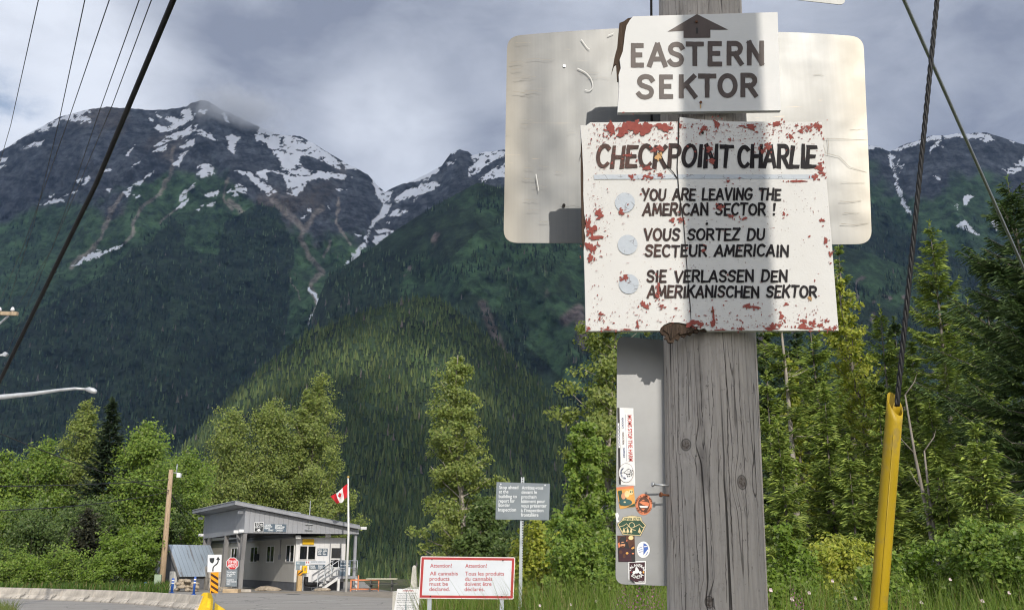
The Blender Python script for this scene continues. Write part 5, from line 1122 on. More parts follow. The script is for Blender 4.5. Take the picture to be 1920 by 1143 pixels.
# canopy signs on the fascia
zc = lambda x, y: (x, -y)
def fp(px, Y=58.0):  # photo x to u along fascia plane
    s = ray(px, 985)[0] / ray(px, 985)[1]; return (s * BY - BX) / (cos(TH) - s * sin(TH))
def fz(px, py): u = fp(px); return pt(px, py, BY + u * sin(TH))[2]
u0, u1 = fp(476.7), fp(493.8); za_, zb_ = fz(485, 1 + 995.5), fz(485, 978)
o = MB().box(u0, -.05, za_, u1, -.002, zb_).build('clearance_sign', m_kwhite, bl); MB().box(u0 + .03, -.06, za_ + .03, u1 - .03, -.05, zb_ - .03).build('face', m_kblack, o)
mb = MB(); hh = zb_ - za_; ptext(mb, '3.3 m', u0 + .09, -(zb_ - hh * .33), hh * .22, zc, -.062, (u1 - u0) * .7, .03); ptext(mb, "10'-11\"", u0 + .07, -(zb_ - hh * .62), hh * .2, zc, -.062, (u1 - u0) * .76, .03); um = (u0 + u1) / 2
mb.poly([(um - .15, za_ + hh * .2), (um + .15, za_ + hh * .2), (um, za_ + hh * .06)], -.062); mb.poly([(um - .07, za_ + hh * .2), (um + .07, za_ + hh * .2), (um + .07, za_ + hh * .3), (um - .07, za_ + hh * .3)], -.0622); mb.build('lettering', m_kwhite, o)
u2 = fp(536.5); o = MB().box(u1 + .02, -.045, za_ + .02, u2, -.002, zb_ - .1).build('notice_panel', m_isign, bl); mb = MB(); W_ = u2 - u1
for s_, fx_, fy_, wd in (('Canada', .04, .2, .28), ('Border Services', .04, .42, .34), ('Agency', .04, .62, .26), ('Agence', .5, .2, .3), ('des services', .5, .42, .42), ('frontaliers', .5, .62, .38), ('STEWART', .2, .9, .24), ('CANADA', .55, .9, .3)): ptext(mb, s_, u1 + W_ * fx_, -(zb_ - .1 - (hh - .12) * fy_), .085, zc, -.048, W_ * wd, .03)
mb.build('lettering', m_stext, o)
# posts and footings of the canopy
for v, kind in ((.35, 'y'), (4.6, 'i'), (V1 - .5, 'y')):
    if kind == 'i': MB().bar((.1, v, 0), (.1, v, zb - .05), .26).build('post', m_post3, bl)
    else:
        MB().bar((.1, v, 1.2 if v > 5 else 0), (.1, v, 1.85), .24).build('post', m_post3, bl)
        MB().bar((.1, v, 1.8), (.1, v + .25, zb - .05), .22).build('brace', m_post3, bl); MB().bar((.1, v, 1.8), (.1, v - .25 if v < 5 else v - 1.5, zb - .02), .22).build('brace', m_post3, bl); 
        if v < 5: MB().bar((.1, v + .1, 1.8), (.1, v + 1.4, zb - .02), .2).build('brace', m_post3, bl)
mb = MB().box(-.4, 6.2, 0, .65, 10.8, .72).build('footing', m_conc, bl, .04); MB().box(-.4, 6.4, .73, .65, 10.6, 1.45).build('footing', m_conc, bl, .04)
MB().box(-.4, .0, 0, .7, 6.1, .16).build('kerb', m_conc, bl, .03)
MB().bar((U1 - .1, .3, 0), (U1 - .1, .3, zb1 + .02), .16).build('post', m_trim, bl)
# cameras, lamps
for u, v, z in ((-.05, .15, zb + .12), (-.25, .6, zb + .08), (-.1, V1 - .1, zb + .15), (-.15, V1 + .2, zb + 1.3), (-.08, .55, zt0 - .25)):
    o = MB().box(u - .22, v - .12, z - .09, u + .1, v + .12, z + .09).build('camera', m_kwhite, bl, .03)
for u, z in ((3.55, zb - .12), (5.5, zb1 - .05)): MB().box(u - .16, .45, z - .16, u + .16, .7, z + .05).build('camera', m_wframe, bl, .03)
MB().box(U1 - .05, -.45, zt1 + .02, U1 + .35, -.2, zt1 + .2).build('floodlight', m_wframe, bl, .03)
MB().tube([(4.0, .14, zb + .2), (4.0, -.1, zb + .2), (4.0, -.1, zt0 + .55)], .025, 8).bar((3.75, -.1, zb + .25), (4.25, -.1, zb + .25), .05).bar((3.75, -.1, zb + .6), (4.25, -.1, zb + .6), .05).build('antenna', m_galv, bl)
MB().box(U0 - .12, 4.2, 1.9, U0 - .002, 4.5, 2.2).build('meter_box', m_trim, bl, .02); MB().tube([(U0 - .05, 4.35, 2.2), (U0 - .05, 4.35, ZW)], .03, 8).build('conduit', m_trim, bl)
MB().box(U0 - .3, 9.4, 1.85, U0 - .002, 9.7, 2.3).build('call_box', m_kblack, bl, .03)
# landing, stairs and rails
zl = zf(872); ul0, ul1 = uf(1222), U1 - .02; vf0, vf1 = VF - 1.25, VF - .06
MB().box(ul0, vf0, zl - .14, ul1, vf1, zl).build('landing', m_trim, bl); 
for u in (ul0 + .06, ul1 - .06): MB().bar((u, vf0 + .06, 0), (u, vf0 + .06, zl - .14), .14).build('landing_leg', m_wframe, bl)
us = uf(1062)
for v in (vf0 + .05, vf1 - .1): MB().prism([(us, 0), (us + .3, 0), (ul0, zl - .22), (ul0, zl - .02)], v, v + .05).build('stringer', m_wframe, bl)
for i in range(5): f_ = (i + .6) / 5.2; u = us + (ul0 - us) * f_; MB().box(u, vf0 + .1, zl * f_ - .04, u + .3, vf1 - .11, zl * f_).build('step', m_trim, bl)
for v in (vf0 + .03, vf1 - .1):
    mb = MB()
    for hh_ in (.95, .5): mb.tube([(us, v, hh_), (ul0, v, zl + hh_), (ul1, v, zl + hh_) if v < vf1 - .5 else (ul0 + .1, v, zl + hh_)], .028, 6)
    for u in np.linspace(us, ul0, 4): mb.tube([(u, v, (u - us) / (ul0 - us) * zl), (u, v, (u - us) / (ul0 - us) * zl + .95)], .026, 6)
    if v < vf1 - .5:
        for u in (ul0 + .7, ul1 - .03): mb.tube([(u, v, zl), (u, v, zl + .95)], .026, 6)
    mb.build('handrail', m_galv, bl)
mb = MB()
for hh_ in (.95, .5): mb.tube([(ul1 - .03, vf0 + .03, zl + hh_), (ul1 - .03, vf1, zl + hh_)], .028, 6)
mb.build('handrail', m_galv, bl)
q = lambda a, b: (a, -b)
o = MB().box(ul0 + .08, vf0 - .05, zf(868), ul0 + .78, vf0 - .01, zf(748)).build('notice_panel', m_isign, bl); mb = MB()
for s_, y, wd in (('Border office', 762, .55), ('Bureau frontalier', 790, .58), ('OPEN', 815, .25), ('8 am to 4 pm', 832, .3)): ptext(mb, s_, ul0 + .12, -zf(y), .06, q, vf0 - .053, wd, .03)
mb.build('lettering', m_stext, o); MB().box(ul0 + .48, vf0 - .06, zf(864), ul0 + .76, vf0 - .052, zf(800)).build('poster', m_swhite, o)
def world(u, v, z=0): return (BX + u * cos(TH) - v * sin(TH), BY + u * sin(TH) + v * cos(TH), z)
# loose things by the front wall
pw = world(uf(948), VF - .5); hp = thing('bollard', 'timber bollard with yellow and black striped top at the wall corner', 'bollard', pw, TH); MB().box(-.14, -.14, 0, .14, .14, .92).build('shaft', mk('raw_timber', (.50, .35, .18), .8, .3, 8, stretch=(6, 6, .5)), hp, .015); MB().box(-.14, -.14, .93, .14, .14, 1.25).build('cap', m_amber, hp, .015)
mb = MB(); mb.poly([(-.14, .95), (-.14, 1.05), (.1, 1.25), (.14, 1.25), (.14, 1.17)], -.143); mb.poly([(0, .94), (.1, .94), (.14, .98), (.14, 1.06)], -.143); mb.build('stripe', m_kblack, hp)
pw = world(uf(990), VF - .35); yb2 = thing('post_box', 'small yellow drop box fixed on a stand by the wall', 'box', pw, TH); MB().bar((0, .2, 0), (0, .2, 1.1), .08).build('stand', m_galv, yb2); MB().box(-.15, -.12, 1.05, .15, .18, 1.52).build('body', m_ybar, yb2, .05); MB().box(-.06, -.13, 1.2, .06, -.121, 1.4).build('slot', m_tan, yb2)
pw = world(uf(1040), VF - .6); pp = thing('drain_pipe', 'black elbow drain pipe lying beside the steps', 'pipe', pw, TH); MB().tube([(-.36, 0, .85), (-.36, 0, .5), (-.33, 0, .42), (-.2, 0, .38), (.45, 0, .36)], .13, 14).build('pipe', m_black, pp)
pw = world(U1 + .05, VF - 2.4); m_orange = mk('orange_steel', (.62, .22, .10), .5, .15, 6); ofr = thing('steel_frame', 'low orange steel frame standing at the foot of the flagpole', 'frame', pw, R(8)); mb = MB()
for z in (.12, .66):
    for a, b in (((-.85, -.5, z), (.85, -.5, z)), ((-.85, .5, z), (.85, .5, z)), ((-.85, -.5, z), (-.85, .5, z)), ((.85, -.5, z), (.85, .5, z))): mb.bar(a, b, .07)
for x in (-.85, .85):
    for y in (-.5, .5): mb.bar((x, y, 0), (x, y, .7), .07)
mb.bar((-.4, -.5, .1), (-.4, -.5, .95), .07); mb.build('frame', m_orange, ofr)
# flag and pole
Yf_ = 58.2; fb = ground(648, 1105.5); fpole = thing('flagpole', 'white flagpole with a gold ball in front of the building', 'flagpole', (pt(649, 1100, Yf_)[0], Yf_, 0)); ft = pt(652.8, 896, Yf_) - np.array(fpole.location)
m_fw = mk('flagpole_white', (.70, .70, .68), .4, .08, 2); MB().tube([(0, 0, 0), (0, 0, ft[2] * .5), ft], [.075, .065, .045], 14).build('shaft', m_fw, fpole); MB().tube([ft, ft + [0, 0, .04], ft + [0, 0, .10], ft + [0, 0, .15]], [.03, .09, .09, .02], 12).build('finial', mk('gold_ball', (.55, .36, .10), .35, .1, metal=.6), fpole)
zfl = lambda x, y: pt(340 + x / 4.347, 880 + y / 4.347, Yf_)
TL, TR, BR, BL = [zfl(*p) for p in ((1215, 222), (1357, 118), (1350, 232), (1268, 285))]; nf, mf = 36, 18; V = []
for j in range(mf + 1):
    for i in range(nf + 1):
        a, b = i / nf, j / mf; p = (TL * (1 - a) + TR * a) * (1 - b) + (BL * (1 - a) + BR * a) * b; p = p + [0, .16 * sin(a * 9 + b * 2.5) * (1 - a) + .05 * sin(a * 5 + b * 6), .05 * sin(a * 8 + 1)]; V.append(p)
V = np.array(V); o0_ = zfl(1357, 118); fl = thing('flag', 'red and white maple leaf flag flying limply from the pole', 'flag', o0_)
m_fred = mk('flag_red', (.55, .02, .03), .8, .08, 3); m_fwh = mk('flag_white', (.75, .75, .76), .8, .05)
for nm, i0, i1, mt in (('red_band', 0, 11, m_fred), ('white_band', 11, 25, m_fwh), ('red_band', 25, 36, m_fred)):
    mb = MB(); mb.smooth = True; sub = [V[j * (nf + 1) + i] - o0_ for j in range(mf + 1) for i in range(i0, i1 + 1)]; w__ = i1 - i0 + 1
    mb.add(sub, [(j * w__ + i, j * w__ + i + 1, (j + 1) * w__ + i + 1, (j + 1) * w__ + i) for j in range(mf) for i in range(w__ - 1)]); band = mb.build(nm, mt, fl)
    if nm == 'white_band':
        half = [(0, .95), (.12, .70), (.28, .78), (.22, .42), (.42, .58), (.46, .46), (.66, .48), (.58, .32), (.66, .24), (.32, 0), (.36, -.14), (.03, -.08), (.03, -.5)]
        leaf = half + [(-x, y) for x, y in half[::-1]]; P = []
        for x, y in leaf:
            a, b = .5 + x * .16, .48 - y * .42; fi, fj = a * nf, b * mf; i, j = int(fi), int(fj); di, dj = fi - i, fj - j
            p = V[j * (nf + 1) + i] * (1 - di) * (1 - dj) + V[j * (nf + 1) + i + 1] * di * (1 - dj) + V[(j + 1) * (nf + 1) + i] * (1 - di) * dj + V[(j + 1) * (nf + 1) + i + 1] * di * dj; P.append(p - o0_ - [0, .03, 0])
        MB().add(P, [tuple(range(len(P)))]).build('maple_leaf', m_fred, band)
# shed with tin roof
sx0 = ground(320, 1106); SHY = 64.0; sX = pt(300, 1080, SHY)[0]; sh = thing('shed', 'small shed with a steep rust streaked tin roof beside the timber pole', 'shed', (sX + .35, SHY, 0), R(48)); SL = 3.1
m_tin, k = newmat('tin_roof'); sx = k.new('ShaderNodeSeparateXYZ'); k.l.new(k.co, sx.inputs[0]); fr = k.ramp(k.math('ABSOLUTE', k.math('SUBTRACT', k.math('FRACT', k.math('DIVIDE', sx.outputs[0], .3)), .5)), .42, .47)
n = k.noise(k.scale(k.co, (4, .4, .4)), 1.4, 5, .6); c = k.mix(k.noise(k.co, 1.2, 4), (.36, .44, .54, 1), (.46, .54, .63, 1)); c = k.mix(k.ramp(n, .56, .66, 0, .75), c, (.17, .13, .11, 1)); c = k.mix(fr, c, (.26, .31, .38, 1)); principled(k, c, .45, .3)
hr_, he, sp_ = pt(340, 1020, SHY)[2], pt(340, 1078, SHY)[2], 1.75
MB().add([(0, -sp_, he), (SL, -sp_, he), (SL, 0, hr_), (0, 0, hr_), (0, sp_, he), (SL, sp_, he), (0, -sp_, he - .07), (SL, -sp_, he - .07), (SL, 0, hr_ - .08), (0, 0, hr_ - .08), (0, sp_, he - .07), (SL, sp_, he - .07)], [(0, 1, 2, 3), (3, 2, 5, 4), (9, 8, 7, 6), (10, 11, 8, 9), (0, 3, 9, 6), (3, 4, 10, 9), (0, 6, 7, 1), (4, 5, 11, 10)]).build('roof', m_tin, sh)
V = [(.25, -sp_ + .25, 0), (.25, sp_ - .25, 0), (.25, sp_ - .25, he + .2), (.25, 0, hr_ - .15), (.25, -sp_ + .25, he + .2)]; V += [(SL - .2, y, z) for _, y, z in V]
MB().add(V, [(0, 1, 2, 3, 4), (9, 8, 7, 6, 5)] + [(i, (i + 1) % 5, (i + 1) % 5 + 5, i + 5) for i in (0, 1, 4)]).build('wall', m_skirt, sh)
MB().bar((-.02, -sp_ - .05, he - .1), (-.02, 0, hr_ - .06), .06, .16).bar((-.02, sp_ + .05, he - .1), (-.02, 0, hr_ - .06), .06, .16).build('bargeboard', m_post3, sh)
MB().box(.0, -1.1, 0, .24, -.5, 1.15).build('door', m_wframe, sh)
cbx = ground(294, 1108); cx_ = thing('utility_box', 'pale green utility cabinet beside the timber pole', 'cabinet', (cbx[0], cbx[1], 0), .2); MB().box(-.2, -.2, 0, .2, .2, 1.0).build('body', mk('cabinet_green', (.30, .38, .28), .6, .1), cx_, .02); MB().box(-.17, -.215, .1, .17, -.2, .92).build('door', mk('cabinet_door', (.33, .41, .31), .6, .1), cx_)
# stones by the shed wall
rs = np.random.RandomState(9)
m_rock = mk('field_stone', (.36, .30, .23), .9, .35, 5, .5, 25, .02)
def rock(name, label, loc, sz, group=None, seed=0):
    bm = bmesh.new(); bmesh.ops.create_icosphere(bm, subdivisions=2, radius=1); r_ = np.random.RandomState(seed)
    for v in bm.verts: v.co *= 1 + .25 * (r_.rand() - .5); v.co = Vector((v.co.x * sz[0], v.co.y * sz[1], max(v.co.z, -.6) * sz[2]))
    me = bpy.data.meshes.new(name); bm.to_mesh(me); bm.free(); me.materials.append(m_rock); o = bpy.data.objects.new(name, me); COL.objects.link(o); o.location = loc; return tag(o, label, 'rock', group)
for i in range(34):
    px, row = 331 + rs.rand() * 36, rs.randint(0, 4); g = ground(px, 1108.5 - rs.rand() * 1.2); rock('field_stone', 'tan field stone in the loose pile below the tin roof', (g[0], g[1], .10 + row * .17), (.16 + .1 * rs.rand(), .15, .10 + .05 * rs.rand()), 'stones piled below the tin roof', i)
for lab, px, py, sz in (('flat tan kerb stone under the canopy wall, near the striped bollard', 501, 1107, (.9, .35, .22)), ('flat tan stone at the foot of the steps', 605, 1107.5, (.55, .25, .14)), ('flat tan stone between the canopy footing and stop sign', 420, 1107.2, (.55, .3, .2))):
    g = ground(px, py); rock('kerb_stone', lab, (g[0], g[1], .08), sz, None, int(px))
# timber pole by the shed with its wires
b0 = ground(303, 1108); YP = 60.0; b0 = np.array([pt(303, 1100, YP)[0], YP, 0]); t0 = pt(321, 880, YP) - b0
tp = thing('utility_pole', 'leaning pale timber pole with a small antenna, beside the tin roofed shed', 'utility pole', b0); m_tp = wood_mat('pole_timber', [], (.50, .37, .25), (.2, .14, .09), .5)
MB().tube([(0, 0, -.2), t0 * .35, t0 * .7, t0], [.19, .175, .155, .135], 14).build('shaft', m_tp, tp)
MB().tube([t0 * .975, t0 * .975 + [.55, 0, -.03]], .03, 6).tube([t0 * .975 + [.35, 0, -.05], t0 * .975 + [.35, 0, .55]], .03, 6).build('antenna', m_galv, tp); MB().box(t0[0] + .42, -.15, t0[2] - .5, t0[0] + .66, .1, t0[2] - .22).build('lamp_box', m_kwhite, tp, .03)
W = lambda px, py, Y: pt(px, py, Y)
for lab, P, sg in (('grey overhead wire reaching the top of the leaning timber pole', [(-60, 911, 40), (318, 898, YP)], .12), ('black overhead cable reaching the leaning timber pole below its top', [(-60, 958, 36), (316, 921, YP)], .25), ('black overhead wire slanting down through the leafy trees to the timber pole', [(-120, 760, 32), (318, 919, YP)], .3),
                   ('wire from the leaning pole to the canopy corner', [(320, 925, YP), (376, 982, 66)], .1), ('thin guy from the leaning pole past the canopy, lower of two', [(321, 925, YP), (372, 1010, 66)], .05)):
    cable('overhead_wire', lab, [W(*p) for p in P], .022, m_wire, 'wire', None, 5, sg)
# picnic table
g = ground(711, 1108.2); pc = thing('picnic_table', 'weathered picnic table beyond the gravel by the dark slope', 'table', (g[0], g[1] + 1, 0), .05); m_tw = mk('table_top', (.55, .52, .40), .8, .15, 4); m_td = mk('table_frame', (.10, .10, .095), .8, .2)
MB().box(-.95, -.38, .70, .95, .38, .76).build('tabletop', m_tw, pc)
for y in (-.75, .75): MB().box(-.95, y - .13, .42, .95, y + .13, .46).build('seat', m_td, pc)
for x in (-.65, .65):
    for s_ in (-1, 1): MB().bar((x, s_ * .2, .70), (x, s_ * .65, 0), .08).build('leg', m_td, pc)
    MB().bar((x, -.8, .38), (x, .8, .38), .07).build('brace', m_td, pc)

# ================================================================== trees and plants
def leafmat(name, trans=.35, rough=.5, tint=(1.25, 1.3, .6)):
    m, k = newmat(name); a = att(k)
    d = k.new('ShaderNodeBsdfPrincipled'); k.l.new(a, d.inputs['Base Color']); d.inputs['Roughness'].default_value = rough; d.inputs['Specular IOR Level'].default_value = .35
    t = k.new('ShaderNodeBsdfTranslucent'); k.l.new(k.mix(1.0, a, (*tint, 1), 'MULTIPLY'), t.inputs[0])
    x = k.new('ShaderNodeMixShader'); x.inputs[0].default_value = trans; k.l.new(d.outputs[0], x.inputs[1]); k.l.new(t.outputs[0], x.inputs[2]); k.l.new(x.outputs[0], k.out.inputs[0]); return m
m_leaf = leafmat('leaf'); m_needle = leafmat('needle', .2, .6, (1.1, 1.2, .7)); m_grass = leafmat('grass_blade', .35, .6)
m_bark = mk('grey_bark', (.17, .15, .13), .9, .35, 5, .5, 30, .02, stretch=(3, 3, .6)); m_barkl = mk('pale_bark', (.36, .32, .28), .9, .35, 5, .5, 30, .02, stretch=(3, 3, .6)); m_dead = mk('dead_wood', (.24, .21, .18), .9, .25, 8, stretch=(3, 3, .6))
def leaves(C, rg, size, cols, up=.35, asp=.62, out=None):
    """rhombic leaves at points C; returns verts, faces, colours"""
    n = len(C); N = rg.randn(n, 3); N[:, 2] += up * 2
    N[:, 1] -= .8
    if out is not None: N += out * .8
    N /= np.linalg.norm(N, axis=1)[:, None] + 1e-9
    A = np.cross(N, rg.randn(n, 3)); A /= np.linalg.norm(A, axis=1)[:, None] + 1e-9; B = np.cross(N, A)
    s = (size * (.6 + .8 * rg.rand(n)))[:, None] * .5
    V = np.stack([C + A * s, C + B * s * asp + N * s * .2, C - A * s, C - B * s * asp + N * s * .2], 1).reshape(-1, 3)
    f_ = np.arange(4 * n).reshape(n, 4)
    c = cols[0] + (cols[1] - cols[0]) * rg.rand(n)[:, None]; c = c * (.75 + .5 * rg.rand(n))[:, None]
    pale = rg.rand(n) < .05; c[pale] = c[pale] * .4 + np.array([.30, .33, .18]) * .6
    return V, f_, np.repeat(c, 4, 0)
GREEN = (np.array([0.119, 0.209, 0.036]), np.array([0.248, 0.328, 0.059])); OLIVE = (np.array([.135, .195, .045]), np.array([.30, .34, .095])); DKGREEN = (np.array([0.069, 0.119, 0.032]), np.array([0.140, 0.198, 0.055])); BRIGHT = (np.array([0.118, 0.202, 0.026]), np.array([0.207, 0.296, 0.045])); YELLOW = (np.array([0.219, 0.278, 0.036]), np.array([0.436, 0.436, 0.069]))
def broadleaf(label, px, top, Y, wpx, seed, leaf, n, cols, lo=.12, form=.7, limbs=46, name='leafy_tree', cat='tree', group='leafy trees', trunk=m_bark, lean=0.0, sig=.075, elev=(20, 60)):
    rg = np.random.RandomState(seed); X = st(px, (top + 1055) / 2)[0] * Y; h = pt(px, top, Y)[2] * .99; w_ = wpx / 1816 * Y
    t = thing(name, label, cat, (X, Y, 0), 0, group)
    axis = lambda a: np.array([lean * h * a + .02 * h * sin(a * 5 + seed), .015 * h * sin(a * 4 + seed * 2), h * a])
    tr_ = MB(); r0 = max(.02, h * .014)
    tr_.tube([axis(a) for a in np.linspace(-.02, .97, 12)], [r0 * (1.05 - a) for a in np.linspace(0, .97, 12)], 8)
    C = []; O = []
    for i in range(limbs):
        a = lo + (1 - lo) * ((i + rg.rand()) / limbs) ** .9; a = min(a, .985); az = i * 2.4 + rg.rand() * 1.2; el = R(rg.uniform(*elev)) * (1 if a < .85 else 1.2)
        prof = (1 - a) ** form * min(1, (a - lo + .12) / .22) + .05
        L_ = w_ * .5 * prof * rg.uniform(.6, 1.15) / max(.62, cos(el)) * .95
        d = np.array([cos(az) * cos(el), sin(az) * cos(el), sin(el)]); p0 = axis(a * .93); p1 = p0 + d * L_ * .55; p2 = p0 + d * L_ + np.array([0, 0, L_ * .10])
        if L_ > .15 * w_ or i % 2 == 0: tr_.tube([p0, p1, p2], [r0 * .35 * (1.1 - a), r0 * .2 * (1.1 - a), r0 * .08], 5, False)
        k_ = max(14, int(n / limbs * (L_ / (w_ * .32)) ** 1.1 * .9 + 3)); nc = max(2, int(3 + 9 * L_ / w_)); cen = []
        for q_ in range(nc): f_ = rg.uniform(.3, 1.08); cen.append(p0 + (p2 - p0) * f_ + rg.randn(3) * w_ * .035)
        cen = np.array(cen); id_ = rg.randint(0, nc, k_); g = rg.randn(k_, 3); g /= np.linalg.norm(g, axis=1)[:, None]; rad = rg.rand(k_) ** .5
        C.append(cen[id_] + g * (rad * w_ * sig * (1.2 if a < .9 else .8))[:, None] * [1.25, 1.25, 1.0]); O.append(np.tile(d, (k_, 1)))
    tr_.build('trunk', trunk, t); C = np.concatenate(C); O = np.concatenate(O); C[:, 2] = np.maximum(C[:, 2], .05); V, f_, c = leaves(C, rg, leaf, cols, .3, .66, O)
    npmesh('crown', V, f_, m_leaf, t, c); return t
def spruce(label, px, top, Y, hwpx, seed, lo=.05, cols=(np.array([.022, .042, .018]), np.array([.060, .085, .030])), dens=1.0, sparse=0.0, group='spruces', px_base=None, twig=1.0):
    rg = np.random.RandomState(seed); X = st(px, top * .8 + 1055 * .2)[0] * Y; h = pt(px, top, Y)[2]; R_ = hwpx / 1816 * Y
    t = thing('spruce_tree', label, 'tree', (X, Y, 0), 0, group); r0 = max(.03, h * .011)
    bx = lambda z: np.array([.012 * h * sin(z / h * 4 + seed) * (z / h), .01 * h * cos(z / h * 3 + seed) * (z / h), z])
    mb = MB(); mb.tube([bx(z) for z in np.linspace(-.1, h, 16)], [r0 * (1.03 - i / 15) for i in range(16)], 9); P0 = []; DR = []; LN = []; WD = []
    z = lo * h; 
    while z < h * .985:
        a = (z - lo * h) / (h * (1 - lo)); L0 = R_ * (1 - a) ** .8 * (1 if a > .10 else .75) + .05
        nb = max(4, int((7 if a < .8 else 5) * dens))
        for i in range(nb):
            if rg.rand() < sparse * (1 - a): continue
            az = rg.rand() * 6.283; L_ = L0 * rg.choice([.45, .7, .9, 1.0, 1.15, 1.35]); up = R(-12 + 45 * a + rg.uniform(-8, 8)); d = np.array([cos(az), sin(az), 0])
            m = max(5, int(L_ / (.060 * twig))); fs = (np.arange(m) + .5) / m; B = bx(z + rg.uniform(-.08, .08))[None] + d[None] * (L_ * fs)[:, None] * cos(up); B[:, 2] += L_ * (np.sin(up) * fs - .22 * (1 - a) * fs * (1 - fs) * 2 + .12 * fs ** 3)
            if L_ > .5 and i % 2 == 0: mb.tube([B[0], B[m // 2], B[-1]], [r0 * .16, r0 * .10, r0 * .03], 4, False)
            side = np.array([-d[1], d[0], 0])
            for s_ in (-1, 1):
                tl = (.10 + .42 * L_ * (1 - fs) ** .8 * np.minimum(1, fs * 4 + .25)) * rg.uniform(.7, 1.25, m); tl = np.minimum(tl, .40 * twig + .07)
                dr = d[None] * (.75 + .25 * rg.rand(m))[:, None] + side[None] * s_ * (.75 + .3 * rg.rand(m))[:, None]; dr[:, 2] += -.30 + .30 * a + .16 * rg.randn(m)
                P0.append(B); DR.append(dr / np.linalg.norm(dr, axis=1)[:, None]); LN.append(tl); WD.append(np.full(m, .030 * twig))
            P0.append(B); dd = np.tile(d, (m, 1)) + rg.randn(m, 3) * .3; dd[:, 2] += .1; DR.append(dd / np.linalg.norm(dd, axis=1)[:, None]); LN.append(np.full(m, .16 * twig)); WD.append(np.full(m, .03 * twig))
        z += max(.14, .040 * h * (1 - .55 * a)) * rg.uniform(.6, 1.5) / dens ** .5
    for j in range(18): P0.append(bx(h * (.955 + .05 * rg.rand()))[None]); d = rg.randn(1, 3) * .5; d[0, 2] = abs(d[0, 2]) + .6; DR.append(d / np.linalg.norm(d)); LN.append(np.array([.18 * twig])); WD.append(np.array([.035 * twig]))
    mb.build('trunk', m_barkl if sparse > .2 else m_bark, t)
    P = np.concatenate(P0); Dd = np.concatenate(DR); Ln = np.concatenate(LN)[:, None]; Wd = np.concatenate(WD)[:, None]; n = len(P)
    V = []; Fs = []; Cs = []; base = cols[0] + (cols[1] - cols[0]) * rg.rand(n)[:, None]; base = base * (.7 + .6 * rg.rand(n))[:, None]
    for q_ in range(2):
        up = np.array([0, -.55, 1.0]) + rg.randn(n, 3) * (.25 if q_ == 0 else .9); S_ = np.cross(Dd, up); S_ /= np.linalg.norm(S_, axis=1)[:, None] + 1e-9
        v = np.stack([P - Dd * .01, P + Dd * Ln * .45 + S_ * Wd, P + Dd * Ln - np.array([0, 0, 1]) * Ln * .12, P + Dd * Ln * .45 - S_ * Wd], 1); b = len(V) * n * 4; V.append(v.reshape(-1, 3)); Fs.append(b + np.arange(4 * n).reshape(n, 4))
        cc_ = np.repeat(base[:, None], 4, 1); cc_[:, 2] *= 1.5; Cs.append(cc_.reshape(-1, 3))
    npmesh('crown', np.concatenate(V), np.concatenate(Fs), m_needle, t, np.concatenate(Cs)); return t
LG = 'leafy trees by the border building'
for i, a in enumerate((
    ('bright leafy tree cut off by the picture edge, lowest of the tree row', 2, 832, 70, 120, .26, 8000, GREEN, .06, .55),
    ('bright green tree between the edge tree and the tall silvery poplar', 72, 812, 72, 150, .25, 11000, GREEN, .05, .5),
    ('tall silvery green poplar below the street lamp head', 143, 738, 78, 120, .26, 12000, OLIVE, .08, .42),
    ('broad bright green tree behind the leaning timber pole', 258, 780, 74, 150, .26, 14000, GREEN, .05, .45),
    ('lower green tree between the timber pole and the canopy roof', 342, 834, 80, 130, .26, 11000, GREEN, .05, .42),
    ('rounded olive tree directly above the canopy roof', 432, 752, 96, 150, .29, 14000, OLIVE, .06, .38),
    ('olive green tree with several spires behind the canopy', 512, 728, 98, 140, .29, 14000, OLIVE, .06, .42),
    ('tallest olive cottonwood, with two spires beside the flag', 592, 680, 100, 140, .29, 17000, OLIVE, .05, .42))):
    lab, px, top, Y, wd, lf, n, cl, lo, fm = a; broadleaf(lab, px, top, Y, wd * 1.28, 20 + i, lf * .8, int(n * 1.9), cl, lo, fm + .36, 74, group=LG, sig=.07)
broadleaf('slender spire of the olive cottonwood group, over the roof antenna', 560, 706, 99, 60, 41, .28, 6000, OLIVE, .2, .5, 36, group=LG)
spruce('dark spruce rising between the silvery poplar and bright green tree', 203, 752, 73, 62, 5, .05, (np.array([.02, .036, .018]), np.array([.045, .07, .032])), 1.3, 0, 'spruces', None, 3.0)
spruce('drooping spruce with bare grey lower twigs behind the roadside grass', 165, 960, 62, 75, 6, .05, (np.array([.03, .036, .022]), np.array([.06, .06, .035])), .9, .2, 'spruces', None, 2.6)
broadleaf('solitary pale cottonwood spire between the flag and the grey stop sign', 862, 648, 52, 190, 51, .16, 30000, OLIVE, .06, .62, 95, trunk=m_barkl, sig=.05, elev=(5, 50))
broadleaf('low green tree at the foot of the solitary cottonwood', 905, 930, 50, 110, 52, .18, 6000, DKGREEN, .05, .5, 40)
broadleaf('tall leafy tree half hidden behind the sign post', 1150, 560, 24, 230, 53, .105, 15000, OLIVE, .25, .25, 60, trunk=m_barkl, sig=.06, elev=(0, 40))
broadleaf('young cottonwood with a thin pale trunk beside the sticker covered sign', 1095, 770, 21, 150, 54, .095, 11000, GREEN, .10, .5, 60, trunk=m_barkl, sig=.06)
broadleaf('leafy bush tree low beside the post', 1195, 760, 22, 130, 55, .10, 9000, DKGREEN, .05, .4, 50)
broadleaf('yellow green alder in front of the spruces below the aluminium sign', 1608, 492, 25, 150, 56, .10, 8500, YELLOW, .22, .35, 60, sig=.055)
broadleaf('slim yellow green alder just past the post', 1500, 640, 23, 90, 57, .095, 3500, YELLOW, .3, .4, 36, sig=.06)
